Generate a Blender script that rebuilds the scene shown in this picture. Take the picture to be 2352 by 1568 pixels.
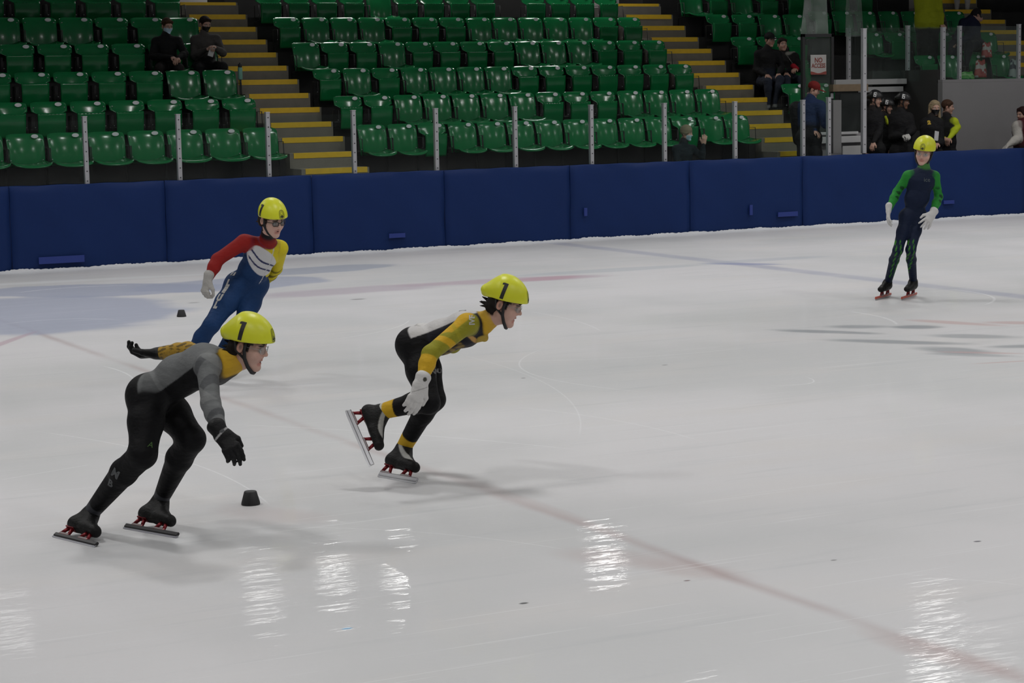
import bpy, bmesh, math, random
import numpy as np
from mathutils import Vector, Matrix
from mathutils.bvhtree import BVHTree
for o in list(bpy.data.objects): bpy.data.objects.remove(o, do_unlink=True)
random.seed(4); rng = np.random.default_rng(4)
S = bpy.context.scene; C = S.collection
# ------------------------------------------------------------------ camera
CAMH = 2.1164
F_ = np.array([0.46203611, 0.87874124, -0.119735]); R_ = np.array([0.88391693, -0.46727795, -0.018498]); U_ = np.array([0.07220448, 0.09728905, 0.99263354])
FPX = 4777.8
cd = bpy.data.cameras.new('camera'); cam = bpy.data.objects.new('camera', cd); C.objects.link(cam)
cam.matrix_world = Matrix(((R_[0], U_[0], -F_[0], 0), (R_[1], U_[1], -F_[1], 0), (R_[2], U_[2], -F_[2], CAMH), (0, 0, 0, 1)))
cd.sensor_width = 36; cd.lens = 36*FPX/2352; cd.clip_start = .1; cd.clip_end = 200
S.camera = cam
# ------------------------------------------------------------------ light and exposure
w = bpy.data.worlds.new('world'); S.world = w; w.use_nodes = True
w.node_tree.nodes['Background'].inputs[0].default_value = (.62, .72, .8, 1)
w.node_tree.nodes['Background'].inputs[1].default_value = .1
S.view_settings.view_transform = 'Standard'; S.view_settings.look = 'None'; S.view_settings.gamma = 1
S.view_settings.use_curve_mapping = False; S.view_settings.exposure = 0.0
CEIL = 6.5
LIGHTS = []
for iy, yy in enumerate((-2.0, 4.6, 11.4, 18.0, 22.6)):
    for ix in range(8):
        LIGHTS.append((-3.5+4.6*ix+(1.2 if iy % 2 else 0), yy, (84, 78, 78, 68, 68)[iy]))
LIGHTS += [(12.0, 31.9, 15), (13.6, 32.6, 24), (14.6, 32.0, 32), (18.2, 31.2, 44), (20.6, 25.0, 17), (18.6, 22.7, 24), (8.0, 32.5, 8)]
for x, y, p in LIGHTS:
    ld = bpy.data.lights.new('rink_light', 'AREA'); ld.shape = 'RECTANGLE'; ld.size = .55; ld.size_y = .9; ld.energy = p
    ld.color = (1, .985, .965); ld.spread = math.radians(180 if y > 24 or p == 24 else 150)
    lo = bpy.data.objects.new('rink_light', ld); lo.location = (x, y, CEIL-.32); C.objects.link(lo)

# ------------------------------------------------------------------ pixel helpers (the photo's 2352x1568 frame -> a true place)
CP_ = np.array([0, 0, CAMH])
def ray(u, v): return F_+R_*(u-1176)/FPX-U_*(v-784)/FPX
def K(u, v, depth): return Vector(CP_+ray(u, v)*depth)
def atY(u, v, Y): d = ray(u, v); return Vector(CP_+d*Y/d[1])
def atZ(u, v, z=0.): d = ray(u, v); return Vector(CP_+d*(z-CAMH)/d[2])
def depth_of(P): return float(np.dot(np.array(P)-CP_, F_))
# ------------------------------------------------------------------ materials
MATS = {}
def nt(m): m.use_nodes = True; return m.node_tree.nodes, m.node_tree.links
def pr(name, col, rough=.5, metal=0., spec=.5, noise=.0, nscale=8., bump=0., bscale=60., coat=0.):
    if name in MATS: return MATS[name]
    m = bpy.data.materials.new(name); N, L = nt(m); b = N['Principled BSDF']
    b.inputs['Base Color'].default_value = (*col, 1); b.inputs['Roughness'].default_value = rough
    b.inputs['Metallic'].default_value = metal; b.inputs['Specular IOR Level'].default_value = spec
    b.inputs['Coat Weight'].default_value = coat
    tc = N.new('ShaderNodeTexCoord')
    if noise:
        n = N.new('ShaderNodeTexNoise'); n.inputs['Scale'].default_value = nscale; n.inputs['Detail'].default_value = 4
        L.new(tc.outputs['Object'], n.inputs['Vector'])
        mx = N.new('ShaderNodeMix'); mx.data_type = 'RGBA'
        mx.inputs[6].default_value = (*[c*(1-noise) for c in col], 1); mx.inputs[7].default_value = (*[min(1, c*(1+noise)) for c in col], 1)
        L.new(n.outputs['Fac'], mx.inputs[0]); L.new(mx.outputs[2], b.inputs['Base Color'])
    if bump:
        n2 = N.new('ShaderNodeTexNoise'); n2.inputs['Scale'].default_value = bscale; L.new(tc.outputs['Object'], n2.inputs['Vector'])
        bp = N.new('ShaderNodeBump'); bp.inputs['Strength'].default_value = bump; bp.inputs['Distance'].default_value = .01
        L.new(n2.outputs['Fac'], bp.inputs['Height']); L.new(bp.outputs['Normal'], b.inputs['Normal'])
    MATS[name] = m; return m
def cloth_mat(name, rough=.6, spec=.3, bump=.15, bscale=30., sheen=0.):
    """suit cloth: the colour panels come from the 'Col' attribute, a weave and small folds from noise"""
    if name in MATS: return MATS[name]
    m = bpy.data.materials.new(name); N, L = nt(m); b = N['Principled BSDF']
    a = N.new('ShaderNodeAttribute'); a.attribute_name = 'Col'; L.new(a.outputs['Color'], b.inputs['Base Color'])
    b.inputs['Roughness'].default_value = rough; b.inputs['Specular IOR Level'].default_value = spec
    tc = N.new('ShaderNodeTexCoord'); n2 = N.new('ShaderNodeTexNoise'); n2.inputs['Scale'].default_value = bscale
    mp = N.new('ShaderNodeMapping'); mp.inputs['Scale'].default_value = (1, 1, 1.8)
    L.new(tc.outputs['Object'], mp.inputs['Vector']); L.new(mp.outputs['Vector'], n2.inputs['Vector'])
    bp = N.new('ShaderNodeBump'); bp.inputs['Strength'].default_value = bump; bp.inputs['Distance'].default_value = .02
    L.new(n2.outputs['Fac'], bp.inputs['Height']); L.new(bp.outputs['Normal'], b.inputs['Normal'])
    MATS[name] = m; return m
def glass_mat(name, tint=(.9, .97, .95), refl=.06, haze=.0):
    m = bpy.data.materials.new(name); N, L = nt(m)
    for n in list(N): 
        if n.type == 'BSDF_PRINCIPLED': N.remove(n)
    out = [n for n in N if n.type == 'OUTPUT_MATERIAL'][0]
    t = N.new('ShaderNodeBsdfTransparent'); t.inputs[0].default_value = (*tint, 1)
    g = N.new('ShaderNodeBsdfGlossy'); g.inputs['Roughness'].default_value = .08
    d = N.new('ShaderNodeBsdfDiffuse'); d.inputs[0].default_value = (.75, .8, .78, 1)
    no = N.new('ShaderNodeTexNoise'); no.inputs['Scale'].default_value = 3
    mth = N.new('ShaderNodeMath'); mth.operation = 'MULTIPLY'; mth.inputs[1].default_value = haze*2; L.new(no.outputs['Fac'], mth.inputs[0])
    m1 = N.new('ShaderNodeMixShader'); m1.inputs[0].default_value = refl; L.new(t.outputs[0], m1.inputs[1]); L.new(g.outputs[0], m1.inputs[2])
    m2 = N.new('ShaderNodeMixShader'); L.new(mth.outputs[0], m2.inputs[0]); L.new(m1.outputs[0], m2.inputs[1]); L.new(d.outputs[0], m2.inputs[2])
    L.new(m2.outputs[0], out.inputs[0]); return m
# ------------------------------------------------------------------ mesh helpers
def tag(o, label=None, cat=None, group=None, kind=None):
    if label: o['label'] = label
    if cat: o['category'] = cat
    if group: o['group'] = group
    if kind: o['kind'] = kind
    return o
def empty(name, loc=(0, 0, 0), label=None, cat=None, group=None):
    o = bpy.data.objects.new(name, None); o.empty_display_size = .1; o.location = loc; C.objects.link(o); return tag(o, label, cat, group)
def link(name, me, mats, parent=None, smooth=False):
    o = bpy.data.objects.new(name, me); C.objects.link(o)
    for m in (mats if isinstance(mats, (list, tuple)) else [mats]): me.materials.append(m)
    if smooth: me.polygons.foreach_set('use_smooth', [True]*len(me.polygons))
    if parent: o.parent = parent; 
    return o
def addbox(bm, lo, hi, bev=0., mi=0, M=None):
    x0, y0, z0 = lo; x1, y1, z1 = hi
    vs = [bm.verts.new(p) for p in ((x0, y0, z0), (x1, y0, z0), (x1, y1, z0), (x0, y1, z0), (x0, y0, z1), (x1, y0, z1), (x1, y1, z1), (x0, y1, z1))]
    fs = [bm.faces.new([vs[i] for i in f]) for f in ((0, 3, 2, 1), (4, 5, 6, 7), (0, 1, 5, 4), (1, 2, 6, 5), (2, 3, 7, 6), (3, 0, 4, 7))]
    for f in fs: f.material_index = mi
    if M is not None:
        for v in vs: v.co = M @ v.co
    if bev:
        es = list({e for f in fs for e in f.edges}); bmesh.ops.bevel(bm, geom=es, offset=bev, segments=2, affect='EDGES', profile=.6)
def addtube(bm, pts, r, seg=8, cap=True, mi=0):
    """swept tube; r a number or one per point"""
    pts = [Vector(p) for p in pts]; n = len(pts); rs = r if isinstance(r, (list, tuple)) else [r]*n
    rings = []; prev = None
    for i, p in enumerate(pts):
        t = (pts[min(i+1, n-1)]-pts[max(i-1, 0)]).normalized()
        if prev is None: a = t.orthogonal().normalized()
        else:
            a = prev-t*prev.dot(t); a = a.normalized() if a.length > 1e-5 else t.orthogonal().normalized()
        prev = a; b = t.cross(a)
        rings.append([bm.verts.new(p+(a*math.cos(2*math.pi*k/seg)+b*math.sin(2*math.pi*k/seg))*rs[i]) for k in range(seg)])
    for i in range(n-1):
        for k in range(seg):
            f = bm.faces.new((rings[i][k], rings[i][(k+1) % seg], rings[i+1][(k+1) % seg], rings[i+1][k])); f.material_index = mi; f.smooth = True
    if cap: bm.faces.new(rings[0][::-1]).material_index = mi; bm.faces.new(rings[-1]).material_index = mi
def lathe(bm, prof, seg=24, mi=0):
    rings = [[bm.verts.new((r*math.cos(2*math.pi*k/seg), r*math.sin(2*math.pi*k/seg), z)) for k in range(seg)] for r, z in prof]
    for i in range(len(prof)-1):
        for k in range(seg):
            f = bm.faces.new((rings[i][k], rings[i][(k+1) % seg], rings[i+1][(k+1) % seg], rings[i+1][k])); f.smooth = True; f.material_index = mi
    bm.faces.new(rings[0][::-1]); bm.faces.new(rings[-1])
def obj(name, bm, mats, parent=None, smooth=False):
    bmesh.ops.recalc_face_normals(bm, faces=bm.faces)
    me = bpy.data.meshes.new(name); bm.to_mesh(me); bm.free(); return link(name, me, mats, parent, smooth)
def boxes(name, L, mats, parent=None, bev=0.):
    bm = bmesh.new()
    for b in L: addbox(bm, b[0], b[1], bev, b[2] if len(b) > 2 else 0)
    return obj(name, bm, mats, parent)
def copy_tree(o, parent=None):
    c = o.copy(); C.objects.link(c); c.parent = parent
    for ch in list(o.children): copy_tree(ch, c)
    return c
ORD = ['first', 'second', 'third', 'fourth', 'fifth', 'sixth', 'seventh', 'eighth', 'ninth', 'tenth', 'eleventh', 'twelfth', 'thirteenth', 'fourteenth', 'fifteenth']
# ================================================================== THE PLACE
concrete = pr('concrete', (.16, .15, .135), .8, noise=.25, nscale=5, bump=.2)
concrete_lt = pr('concrete_light', (.19, .175, .145), .8, noise=.2, nscale=7, bump=.2)
dark_riser = pr('dark_riser', (.018, .0175, .0175), .8, noise=.3, nscale=4)
nosing_m = pr('yellow_nosing', (.78, .5, .02), .55, noise=.15, nscale=12)
white_wall = pr('white_block_wall', (.62, .6, .58), .7, noise=.05, nscale=3)
grey_wall = pr('grey_painted_wall', (.205, .2, .205), .6, noise=.05, nscale=3)
ceil_m = pr('ceiling_paint', (.32, .33, .34), .8, noise=.1)
alu = pr('aluminium', (.40, .40, .42), .45, metal=.4, noise=.1, nscale=20)
white_paint = pr('white_painted_metal', (.42, .42, .42), .5)
black_metal = pr('black_metal', (.012, .012, .013), .45)
# ---- ice: painted lines and patches under the surface, skate scratches, snow
def ice_material():
    m = bpy.data.materials.new('ice'); N, L = nt(m); b = N['Principled BSDF']
    geo = N.new('ShaderNodeNewGeometry'); sep = N.new('ShaderNodeSeparateXYZ'); L.new(geo.outputs['Position'], sep.inputs[0])
    def M(op, a, b_=None, c=None, clamp=False):
        n = N.new('ShaderNodeMath'); n.operation = op; n.use_clamp = clamp
        for i, v in enumerate((a, b_, c)):
            if v is None: continue
            if hasattr(v, 'is_output'): L.new(v, n.inputs[i])
            else: n.inputs[i].default_value = v
        return n.outputs[0]
    def noise(scale, sx=1, sy=1, rot=0, det=3, rough=.5):
        mp = N.new('ShaderNodeMapping'); mp.inputs['Scale'].default_value = (sx, sy, 1); mp.inputs['Rotation'].default_value = (0, 0, rot)
        L.new(geo.outputs['Position'], mp.inputs[0]); n = N.new('ShaderNodeTexNoise'); n.inputs['Scale'].default_value = scale
        n.inputs['Detail'].default_value = det; n.inputs['Roughness'].default_value = rough; L.new(mp.outputs[0], n.inputs['Vector']); return n.outputs['Fac']
    def ss(v, lo, hi):
        n = N.new('ShaderNodeMapRange'); n.interpolation_type = 'SMOOTHSTEP'
        L.new(v, n.inputs[0]); n.inputs[1].default_value = lo; n.inputs[2].default_value = hi; return n.outputs[0]
    X, Y = sep.outputs[0], sep.outputs[1]
    wob = noise(1.3, det=4); wob_c = M('SUBTRACT', wob, .5)
    big = noise(.35, det=3); med = noise(1.1, .5, 1.2, .4); fine = noise(30, det=2)
    col = None
    def mixc(prev, fac, c):
        n = N.new('ShaderNodeMix'); n.data_type = 'RGBA'
        if hasattr(fac, 'is_output'): L.new(fac, n.inputs[0])
        else: n.inputs[0].default_value = fac
        if hasattr(prev, 'is_output'): L.new(prev, n.inputs[6])
        else: n.inputs[6].default_value = (*prev, 1)
        n.inputs[7].default_value = (*c, 1); return n.outputs[2]
    col = mixc((.625, .618, .63), ss(big, .35, .65), (.54, .545, .552))
    col = mixc(col, M('MULTIPLY', ss(med, .5, .75), .5), (.62, .6, .59))
    streak = noise(1.6, .25, 3.0, .5, det=5, rough=.65)
    col = mixc(col, M('MULTIPLY', ss(streak, .55, .75), .35), (.42, .44, .46))
    def band(coord, c, half, soft):       # soft strip along one axis
        d = M('ABSOLUTE', M('SUBTRACT', coord, c)); return M('SUBTRACT', 1., ss(d, half-soft*.5, half+soft))
    wx = M('ADD', X, M('MULTIPLY', wob_c, .06)); wy = M('ADD', Y, M('MULTIPLY', wob_c, .5))
    def rng_(v, lo, hi, soft): return M('MULTIPLY', ss(v, lo-soft, lo+soft), M('SUBTRACT', 1., ss(v, hi-soft, hi+soft)))
    # red line across the rink, blue line
    col = mixc(col, M('MULTIPLY', band(wx, 4.95, .018, .06), M('MULTIPLY_ADD', ss(noise(.5, .3, 1.5), .3, .7), .4, .1)), (.33, .22, .22))
    col = mixc(col, M('MULTIPLY', band(wx, 14.0, .11, .10), M('MULTIPLY_ADD', med, .6, .12)), (.27, .29, .41))
    # pale blue crease paint, bounded ellipses (cx, cy, rx, ry, rot, colour, strength)
    def ell(cx, cy, rx, ry, rot, c, st, soft=.15, nz=.35):
        nonlocal col
        dx = M('SUBTRACT', X, cx); dy = M('SUBTRACT', Y, cy); co, si = math.cos(rot), math.sin(rot)
        a = M('DIVIDE', M('ADD', M('MULTIPLY', dx, co), M('MULTIPLY', dy, si)), rx); b2 = M('DIVIDE', M('SUBTRACT', M('MULTIPLY', dy, co), M('MULTIPLY', dx, si)), ry)
        r = M('SQRT', M('ADD', M('MULTIPLY', a, a), M('MULTIPLY', b2, b2)))
        r = M('ADD', r, M('MULTIPLY', wob_c, nz*2)); col = mixc(col, M('MULTIPLY', M('SUBTRACT', 1., ss(r, 1-soft, 1+soft)), st), c)
    def ellp(p0, p1, wdt, c, st, soft=.15, nz=.35):     # ellipse between two points on the ice
        dx, dy = p1[0]-p0[0], p1[1]-p0[1]; ell((p0[0]+p1[0])/2, (p0[1]+p1[1])/2, math.hypot(dx, dy)/2, wdt/2, math.atan2(dy, dx), c, st, soft, nz)
    g = lambda u, v: atZ(u, v)
    BL = (.33, .36, .46)
    ellp(g(-350, 745), g(410, 700), 3.6, BL, .8, .12, .25)
    ellp(g(-60, 672), g(520, 660), 1.5, BL, .8, .1, .3)
    ellp(g(300, 668), g(740, 638), 1.5, BL, .75, .1, .3)
    ellp(g(560, 632), g(905, 607), .9, (.33, .36, .44), .7, .1, .3)
    ellp(g(-300, 668), g(500, 628), .28, (.66, .67, .68), .8, .3, .3)
    ellp(g(610, 680), g(1000, 654), .75, (.42, .36, .42), .6, .3, .4)
    ellp(g(950, 655), g(1390, 632), .55, (.44, .34, .4), .65, .3, .4)
    ellp(g(1180, 645), g(1320, 634), .35, (.44, .22, .27), .4, .4, .4)
    ellp(g(1180, 634), g(1640, 606), .4, (.4, .44, .48), .5, .3, .4)
    ellp(g(1600, 606), g(1900, 588), .35, (.42, .45, .5), .5, .3, .4)
    ellp(g(1620, 605), g(1790, 607), .26, (.22, .25, .42), .6, .4, .4)
    # worn letters of an advertisement under the ice, right
    for (a, b2, wd, st) in (((1790, 758), (2025, 766), .2, .75), ((1895, 750), (2040, 750), .3, .7), ((2050, 751), (2160, 751), .26, .8), ((1920, 781), (2230, 790), .24, .75),
                            ((2120, 798), (2280, 812), .36, .7), ((2130, 770), (2320, 774), .26, .6), ((2260, 797), (2400, 794), .22, .7), ((2140, 812), (2330, 818), .18, .5)):
        ellp(g(*a), g(*b2), wd, (.25, .27, .29), st, .45, .6)
    for (a, b2, wd) in (((2100, 735), (2290, 747), .2), ((2260, 740), (2400, 742), .2), ((2240, 835), (2400, 826), .05), ((2170, 808), (2360, 812), .1)):
        ellp(g(*a), g(*b2), wd, (.5, .33, .32), .55, .45, .6)
    # pinkish stains near the front
    for (a, b2, wd, st) in (((530, 1170), (760, 1195), .35, .25), ((1300, 1265), (1560, 1300), .3, .3), ((1480, 1290), (1720, 1330), .25, .3), ((1040, 1090), (1400, 1220), .12, .25),
                            ((2000, 1450), (2352, 1560), .2, .4)):
        ellp(g(*a), g(*b2), wd, (.42, .32, .31), st, .5, .5)
    ellp(g(-60, 812), g(70, 765), .1, (.42, .26, .32), .5, .4, .2)
    # small dark and blue specks
    for (u, v, r, c) in ((1203, 1385, .013, (.03, .03, .03)), (2245, 1243, .012, (.1, .1, .12)), (1915, 1286, .01, (.2, .2, .2)), (1578, 1333, .01, (.2, .15, .15)), (797, 1443, .014, (.2, .4, .6)), (1202, 868, .012, (.1, .1, .1)), (1527, 838, .016, (.2, .2, .2)), (822, 687, .05, (.25, .25, .25)), (445, 695, .04, (.3, .3, .3))):
        P = g(u, v); ell(P[0], P[1], r*1.6, r, 0, c, .85, .4, .2)
    # thin skate scratches: arcs of big circles and bands of stretched noise
    for (pa, pb, bend, wd, st) in (((80, 990), (620, 1160), .25, .008, .5), ((540, 975), (1320, 1032), .1, .007, .6), ((760, 780), (940, 735), -.15, .01, .5), ((235, 840), (285, 905), .15, .012, .6), ((0, 1102), (210, 1066), 0, .008, .4),
                                   ((1480, 900), (1250, 800), .5, .01, .4), ((1190, 935), (1600, 1010), .12, .008, .4), ((1760, 885), (1850, 865), -.2, .01, .5), ((2180, 664), (2260, 700), .25, .02, .5), ((1950, 715), (2060, 745), .1, .02, .5),
                                   ((1215, 715), (1380, 760), .1, .012, .4), ((560, 1210), (1300, 1262), .15, .006, .4), ((1120, 830), (1700, 800), -.2, .015, .3), ((2090, 1330), (2352, 1345), .05, .006, .4), ((1320, 1215), (1370, 1205), -.02, .008, .5),
                                   ((0, 745), (280, 735), .3, .02, .4), ((1060, 815), (1330, 1000), .3, .008, .3), ((40, 672), (300, 655), .2, .03, .5)):
        A, B = g(*pa), g(*pb); dx, dy = B[0]-A[0], B[1]-A[1]; Ln = math.hypot(dx, dy); nx, ny = -dy/Ln, dx/Ln
        tx = M('DIVIDE', M('ADD', M('MULTIPLY', M('SUBTRACT', X, A[0]), dx/Ln), M('MULTIPLY', M('SUBTRACT', Y, A[1]), dy/Ln)), Ln)
        dd = M('ADD', M('MULTIPLY', M('SUBTRACT', X, A[0]), nx), M('MULTIPLY', M('SUBTRACT', Y, A[1]), ny))
        par = M('MULTIPLY', M('MULTIPLY', tx, M('SUBTRACT', 1., tx)), 4*bend)
        k = M('SUBTRACT', 1., ss(M('ABSOLUTE', M('SUBTRACT', dd, par)), wd*.3, wd)); k = M('MULTIPLY', k, rng_(tx, .03, .97, .05))
        col = mixc(col, M('MULTIPLY', M('MULTIPLY', k, fine), st*1.6), (.8, .81, .82))
    for rot, sc in ((.35, 1), (-.5, 1.3), (1.1, .9)):
        s = noise(9*sc, .06, 4, rot, det=2); col = mixc(col, M('MULTIPLY', ss(s, .69, .73), .3), (.76, .77, .78))
    # snow pushed against the boards
    snow = ss(M('ADD', Y, M('MULTIPLY', noise(3), .5)), 25.35, 25.75); col = mixc(col, M('MULTIPLY', snow, .7), (.72, .74, .76))
    L.new(col, b.inputs['Base Color'])
    b.inputs['Specular IOR Level'].default_value = .14
    rgh = N.new('ShaderNodeMapRange'); L.new(med, rgh.inputs[0]); rgh.inputs[3].default_value = .5; rgh.inputs[4].default_value = .75; L.new(rgh.outputs[0], b.inputs['Roughness'])
    b.inputs['Coat Weight'].default_value = .2; b.inputs['Coat Roughness'].default_value = .02; b.inputs['Coat IOR'].default_value = 1.31
    rip = M('ADD', M('MULTIPLY', noise(2.2, .5, 1.6, .48, det=3), 1.0), M('MULTIPLY', noise(16, .3, 1.8, -.45), .10))
    bp = N.new('ShaderNodeBump'); bp.inputs['Strength'].default_value = .2; bp.inputs['Distance'].default_value = .02; L.new(rip, bp.inputs['Height']); L.new(bp.outputs[0], b.inputs['Coat Normal'])
    bp2 = N.new('ShaderNodeBump'); bp2.inputs['Strength'].default_value = .1; bp2.inputs['Distance'].default_value = .01; L.new(fine, bp2.inputs['Height']); L.new(bp2.outputs[0], b.inputs['Normal'])
    return m
BY = 25.6; BH = 1.045
XL, XR = -14, 42
tag(boxes('floor', [((XL, -16, -.12), (XR, BY+.12, 0))], ice_material()), 'white scratched rink ice with faint red and blue lines', 'ice rink', kind='structure')
boxes('ceiling', [((XL, -16, CEIL), (XR, 38, CEIL+.2))], ceil_m)['kind'] = 'structure'
for nm, lo, hi in (('wall_left', (XL-.2, -16, -.1), (XL, 38, CEIL)), ('wall_right', (XR, -16, -.1), (XR+.2, 38, CEIL)), ('wall_front', (XL, -16.2, -.1), (XR, -16, CEIL)), ('wall_back', (XL, 36, -.1), (XR, 36.2, CEIL))):
    boxes(nm, [(lo, hi)], white_wall)['kind'] = 'structure'
# luminaires: a housing with reflector rim under the ceiling
lum_m = pr('luminaire_white', (.7, .7, .7), .4)
_l = None
for i, (x, y, p) in enumerate(LIGHTS):
    if _l is None:
        _l = empty('ceiling_light'); boxes('housing', [((-.16, -.3, .05), (.16, .3, .3)), ((-.03, -.03, .3), (.03, .03, .34))], lum_m, _l, .01)
        boxes('reflector_rim', [((-.31, -.49, -.03), (-.285, .49, .06)), ((.285, -.49, -.03), (.31, .49, .06)), ((-.31, -.49, -.03), (.31, -.465, .06)), ((-.31, .465, -.03), (.31, .49, .06)), ((-.31, -.49, .045), (.31, .49, .06))], lum_m, _l)
        o = _l
    else: o = copy_tree(_l)
    o.location = (x, y, CEIL-.34); tag(o, 'white rectangular ceiling light hanging over the rink or the stand', 'ceiling light', 'ceiling lights above the rink')
# ---- dasher boards with blue pads
bwall = tag(boxes('dasher_boards', [((-2, BY, 0), (XR, BY+.1, BH-.02))], pr('dasher_dark', (.01, .02, .08), .6)), 'dasher boards of the rink behind the blue pads', 'dasher boards', kind='structure')
pad_m = pr('blue_vinyl', (.007, .023, .1), .55, spec=.15, noise=.12, nscale=1.2, bump=.25, bscale=3)
pad_mark = pr('bright_blue_marking', (.012, .032, .2), .6)
seams = [6.42, 8.68]
seams = [atY(u, 450, BY).x for u in (-340, 20, 378, 716, 1020, 1308, 1583, 1842, 2100, 2352, 2600)]
names = ['leftmost blue pad, cut by the left edge of the photo', 'blue board pad below the front left seats, left of the red-sleeved skater', 'blue board pad directly behind the skater with red and yellow sleeves', 'blue board pad to the right of the skater with red and yellow sleeves', 'blue board pad above the crouching skater in yellow and black', 'blue board pad right of the one above the yellow and black skater', 'blue board pad third to the left of the green-sleeved skater', 'blue board pad below the far aisle and the man in red cap', 'blue board pad behind the skater with green sleeves', 'blue board pad at the right edge of the photo, below the grey wall', 'blue board pad beyond the right edge of the photo']
for i in range(len(seams)-1):
    x0, x1 = seams[i]+.003, seams[i+1]-.003; nx, nz = 22, 12
    bm = bmesh.new(); G = []
    for j in range(nz+5):
        row = []
        for k in range(nx+1):
            s = k/nx; x = x0+(x1-x0)*s
            e = min(s, 1-s); puff = .034*(1-math.exp(-e*34)); wr = .006*math.sin(9*s+i*2+j*.4)+.004*math.sin(23*s+j*.9+i)
            if j <= nz: z = .015+(BH-.015)*j/nz; tz = 1-abs(2*j/nz-1)**6; y = BY-.012-puff*(.55+.45*tz)-wr; 
            else: z = BH+.012+.004*math.sin(7*s*3+i); y = BY-.012-puff*.55+(j-nz)*.008
            if j == nz: z = BH+.004*math.sin(20*s+i*3)
            row.append(bm.verts.new((x, y, z)))
        G.append(row)
    for j in range(nz+4):
        for k in range(nx): bm.faces.new((G[j][k], G[j][k+1], G[j+1][k+1], G[j+1][k])).smooth = True
    # side returns
    for k in (0, nx):
        col_ = [G[j][k] for j in range(nz+1)]; back = [bm.verts.new((v.co.x, BY-.002, v.co.z)) for v in col_]
        for j in range(nz): bm.faces.new((col_[j], col_[j+1], back[j+1], back[j]))
    e = empty('board_pad', (0, 0, 0), names[i], 'board pad', None); o = obj('pad_cover', bm, pad_m, e)
    ms = {1: ((85, 590, 190, 600),), 3: ((888, 536, 925, 544),), 5: ((1335, 477, 1345, 495),), 6: ((1715, 470, 1740, 492), (1780, 487, 1825, 495)), 8: ((2160, 460, 2184, 467),)}.get(i, ())
    for (u0, v0, u1, v1) in ms:
        A, B = atY(u0, v0, BY), atY(u1, v1, BY); 
        mo = boxes('tape_mark', [((min(A.x, B.x), BY-.085, min(A.z, B.z)), (max(A.x, B.x), BY-.068, max(A.z, B.z)))] if abs(u1-u0) > 12 and abs(v1-v0) < 15 else [((min(A.x, B.x), BY-.085, min(A.z, B.z)), (min(A.x, B.x)+.05, BY-.068, max(A.z, B.z)))], pad_mark, e); mo['label'] = 'bright blue tape mark'
# ---- short glass with posts above the boards
glassm = glass_mat('rink_glass', (.93, .97, .96), .02, .002)
GX0 = 7.50; GH = .84
post_pos = ['leftmost full one', 'second from the left', 'third from the left', 'fourth from the left', 'fifth from the left', 'sixth from the left', 'seventh from the left', 'left of the beanie child', 'right of the beanie child', 'before the red-capped man']
def post(x, z0, z1, y, label, w=.027, group=None, pane=None):
    """a grey post with its screws and cap; pane = (width, z0, z1) of the clear pane clipped into its right side"""
    e = empty('glass_section' if pane else 'glass_post', (x, y, z0), label, 'rink glass' if pane else 'post', group)
    p = boxes('post', [((-w, -.02, 0), (w, .04, z1-z0)), ((-w-.004, -.024, z1-z0), (w+.004, .044, z1-z0+.012))], alu, e, .004)
    for q in range(7):
        zz = (z1-z0)*(q+.5)/7; boxes('screw', [((-.007, -.024, zz-.007), (.007, -.02, zz+.007))], black_metal, p)
    if pane: boxes('glass_pane', [((w+.002, .004, pane[1]), (pane[0]-w-.002, .016, pane[2]))], glassm, e)
    return e
p11 = atY(1904, 354, BY+.05)
for i in range(10):
    post(GX0+1.22*i, BH-.02, BH+GH, BY+.05, f'grey post and low glass pane on the boards, {post_pos[i]}', group='glass sections on the boards', pane=(1.22 if i < 9 else p11.x-GX0-1.22*9, .02, GH-.02))
post(GX0-1.22, BH-.02, BH+GH, BY+.05, 'low clear glass pane cut by the left edge of the photo', group='glass sections on the boards', pane=(1.22, .02, GH-.02))
post(p11.x, BH-.02, atY(1903.7, 225, BY).z, BY+.05, 'slim grey glass post at the hand of the man in red cap')
# ---- seating tiers
T_Y0, T_Z0, DY, DZ = 26.82, .865, .843, .416
def tier(x0, x1, k0, k1, dz, nm):
    L = []
    for k in range(k0, k1):
        y0 = T_Y0+DY*k; z = T_Z0+DZ*k+dz; L.append(((x0, y0, -.1), (x1, y0+DY, z), 0))
    o = boxes('seating_tier', L, dark_riser); tag(o, nm, 'seating tier', kind='structure')
tier(-6, 10.97, 0, 8, 0, 'dark stepped concrete tier under the left seats')
tier(12.0, 19.0, 0, 8, 0, 'dark stepped concrete tier under the middle seats')
tier(20.02, 22.4, 0, 8, .04, 'dark stepped concrete tier right of the second aisle')
tier(22.4, 26.1, 2, 8, .10, 'dark stepped concrete tier above the grey wall')
tier(27.3, 34, 2, 8, .10, 'dark stepped concrete tier right of the far aisle')
tag(boxes('walkway', [((-6, BY+.1, -.1), (19.0, T_Y0, .22))], dark_riser), 'dark walkway between the boards and the first row', 'walkway', kind='structure')
tag(boxes('concourse', [((x0, 32.1, -.1), (x1, 33.56, 3.56)) for x0, x1 in ((10.97, 12.0), (19.0, 20.02), (26.1, 27.3))]+[((-6, 33.56, -.1), (34, 36, 3.56))], concrete), 'concourse behind the top row', 'walkway', kind='structure')
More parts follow.
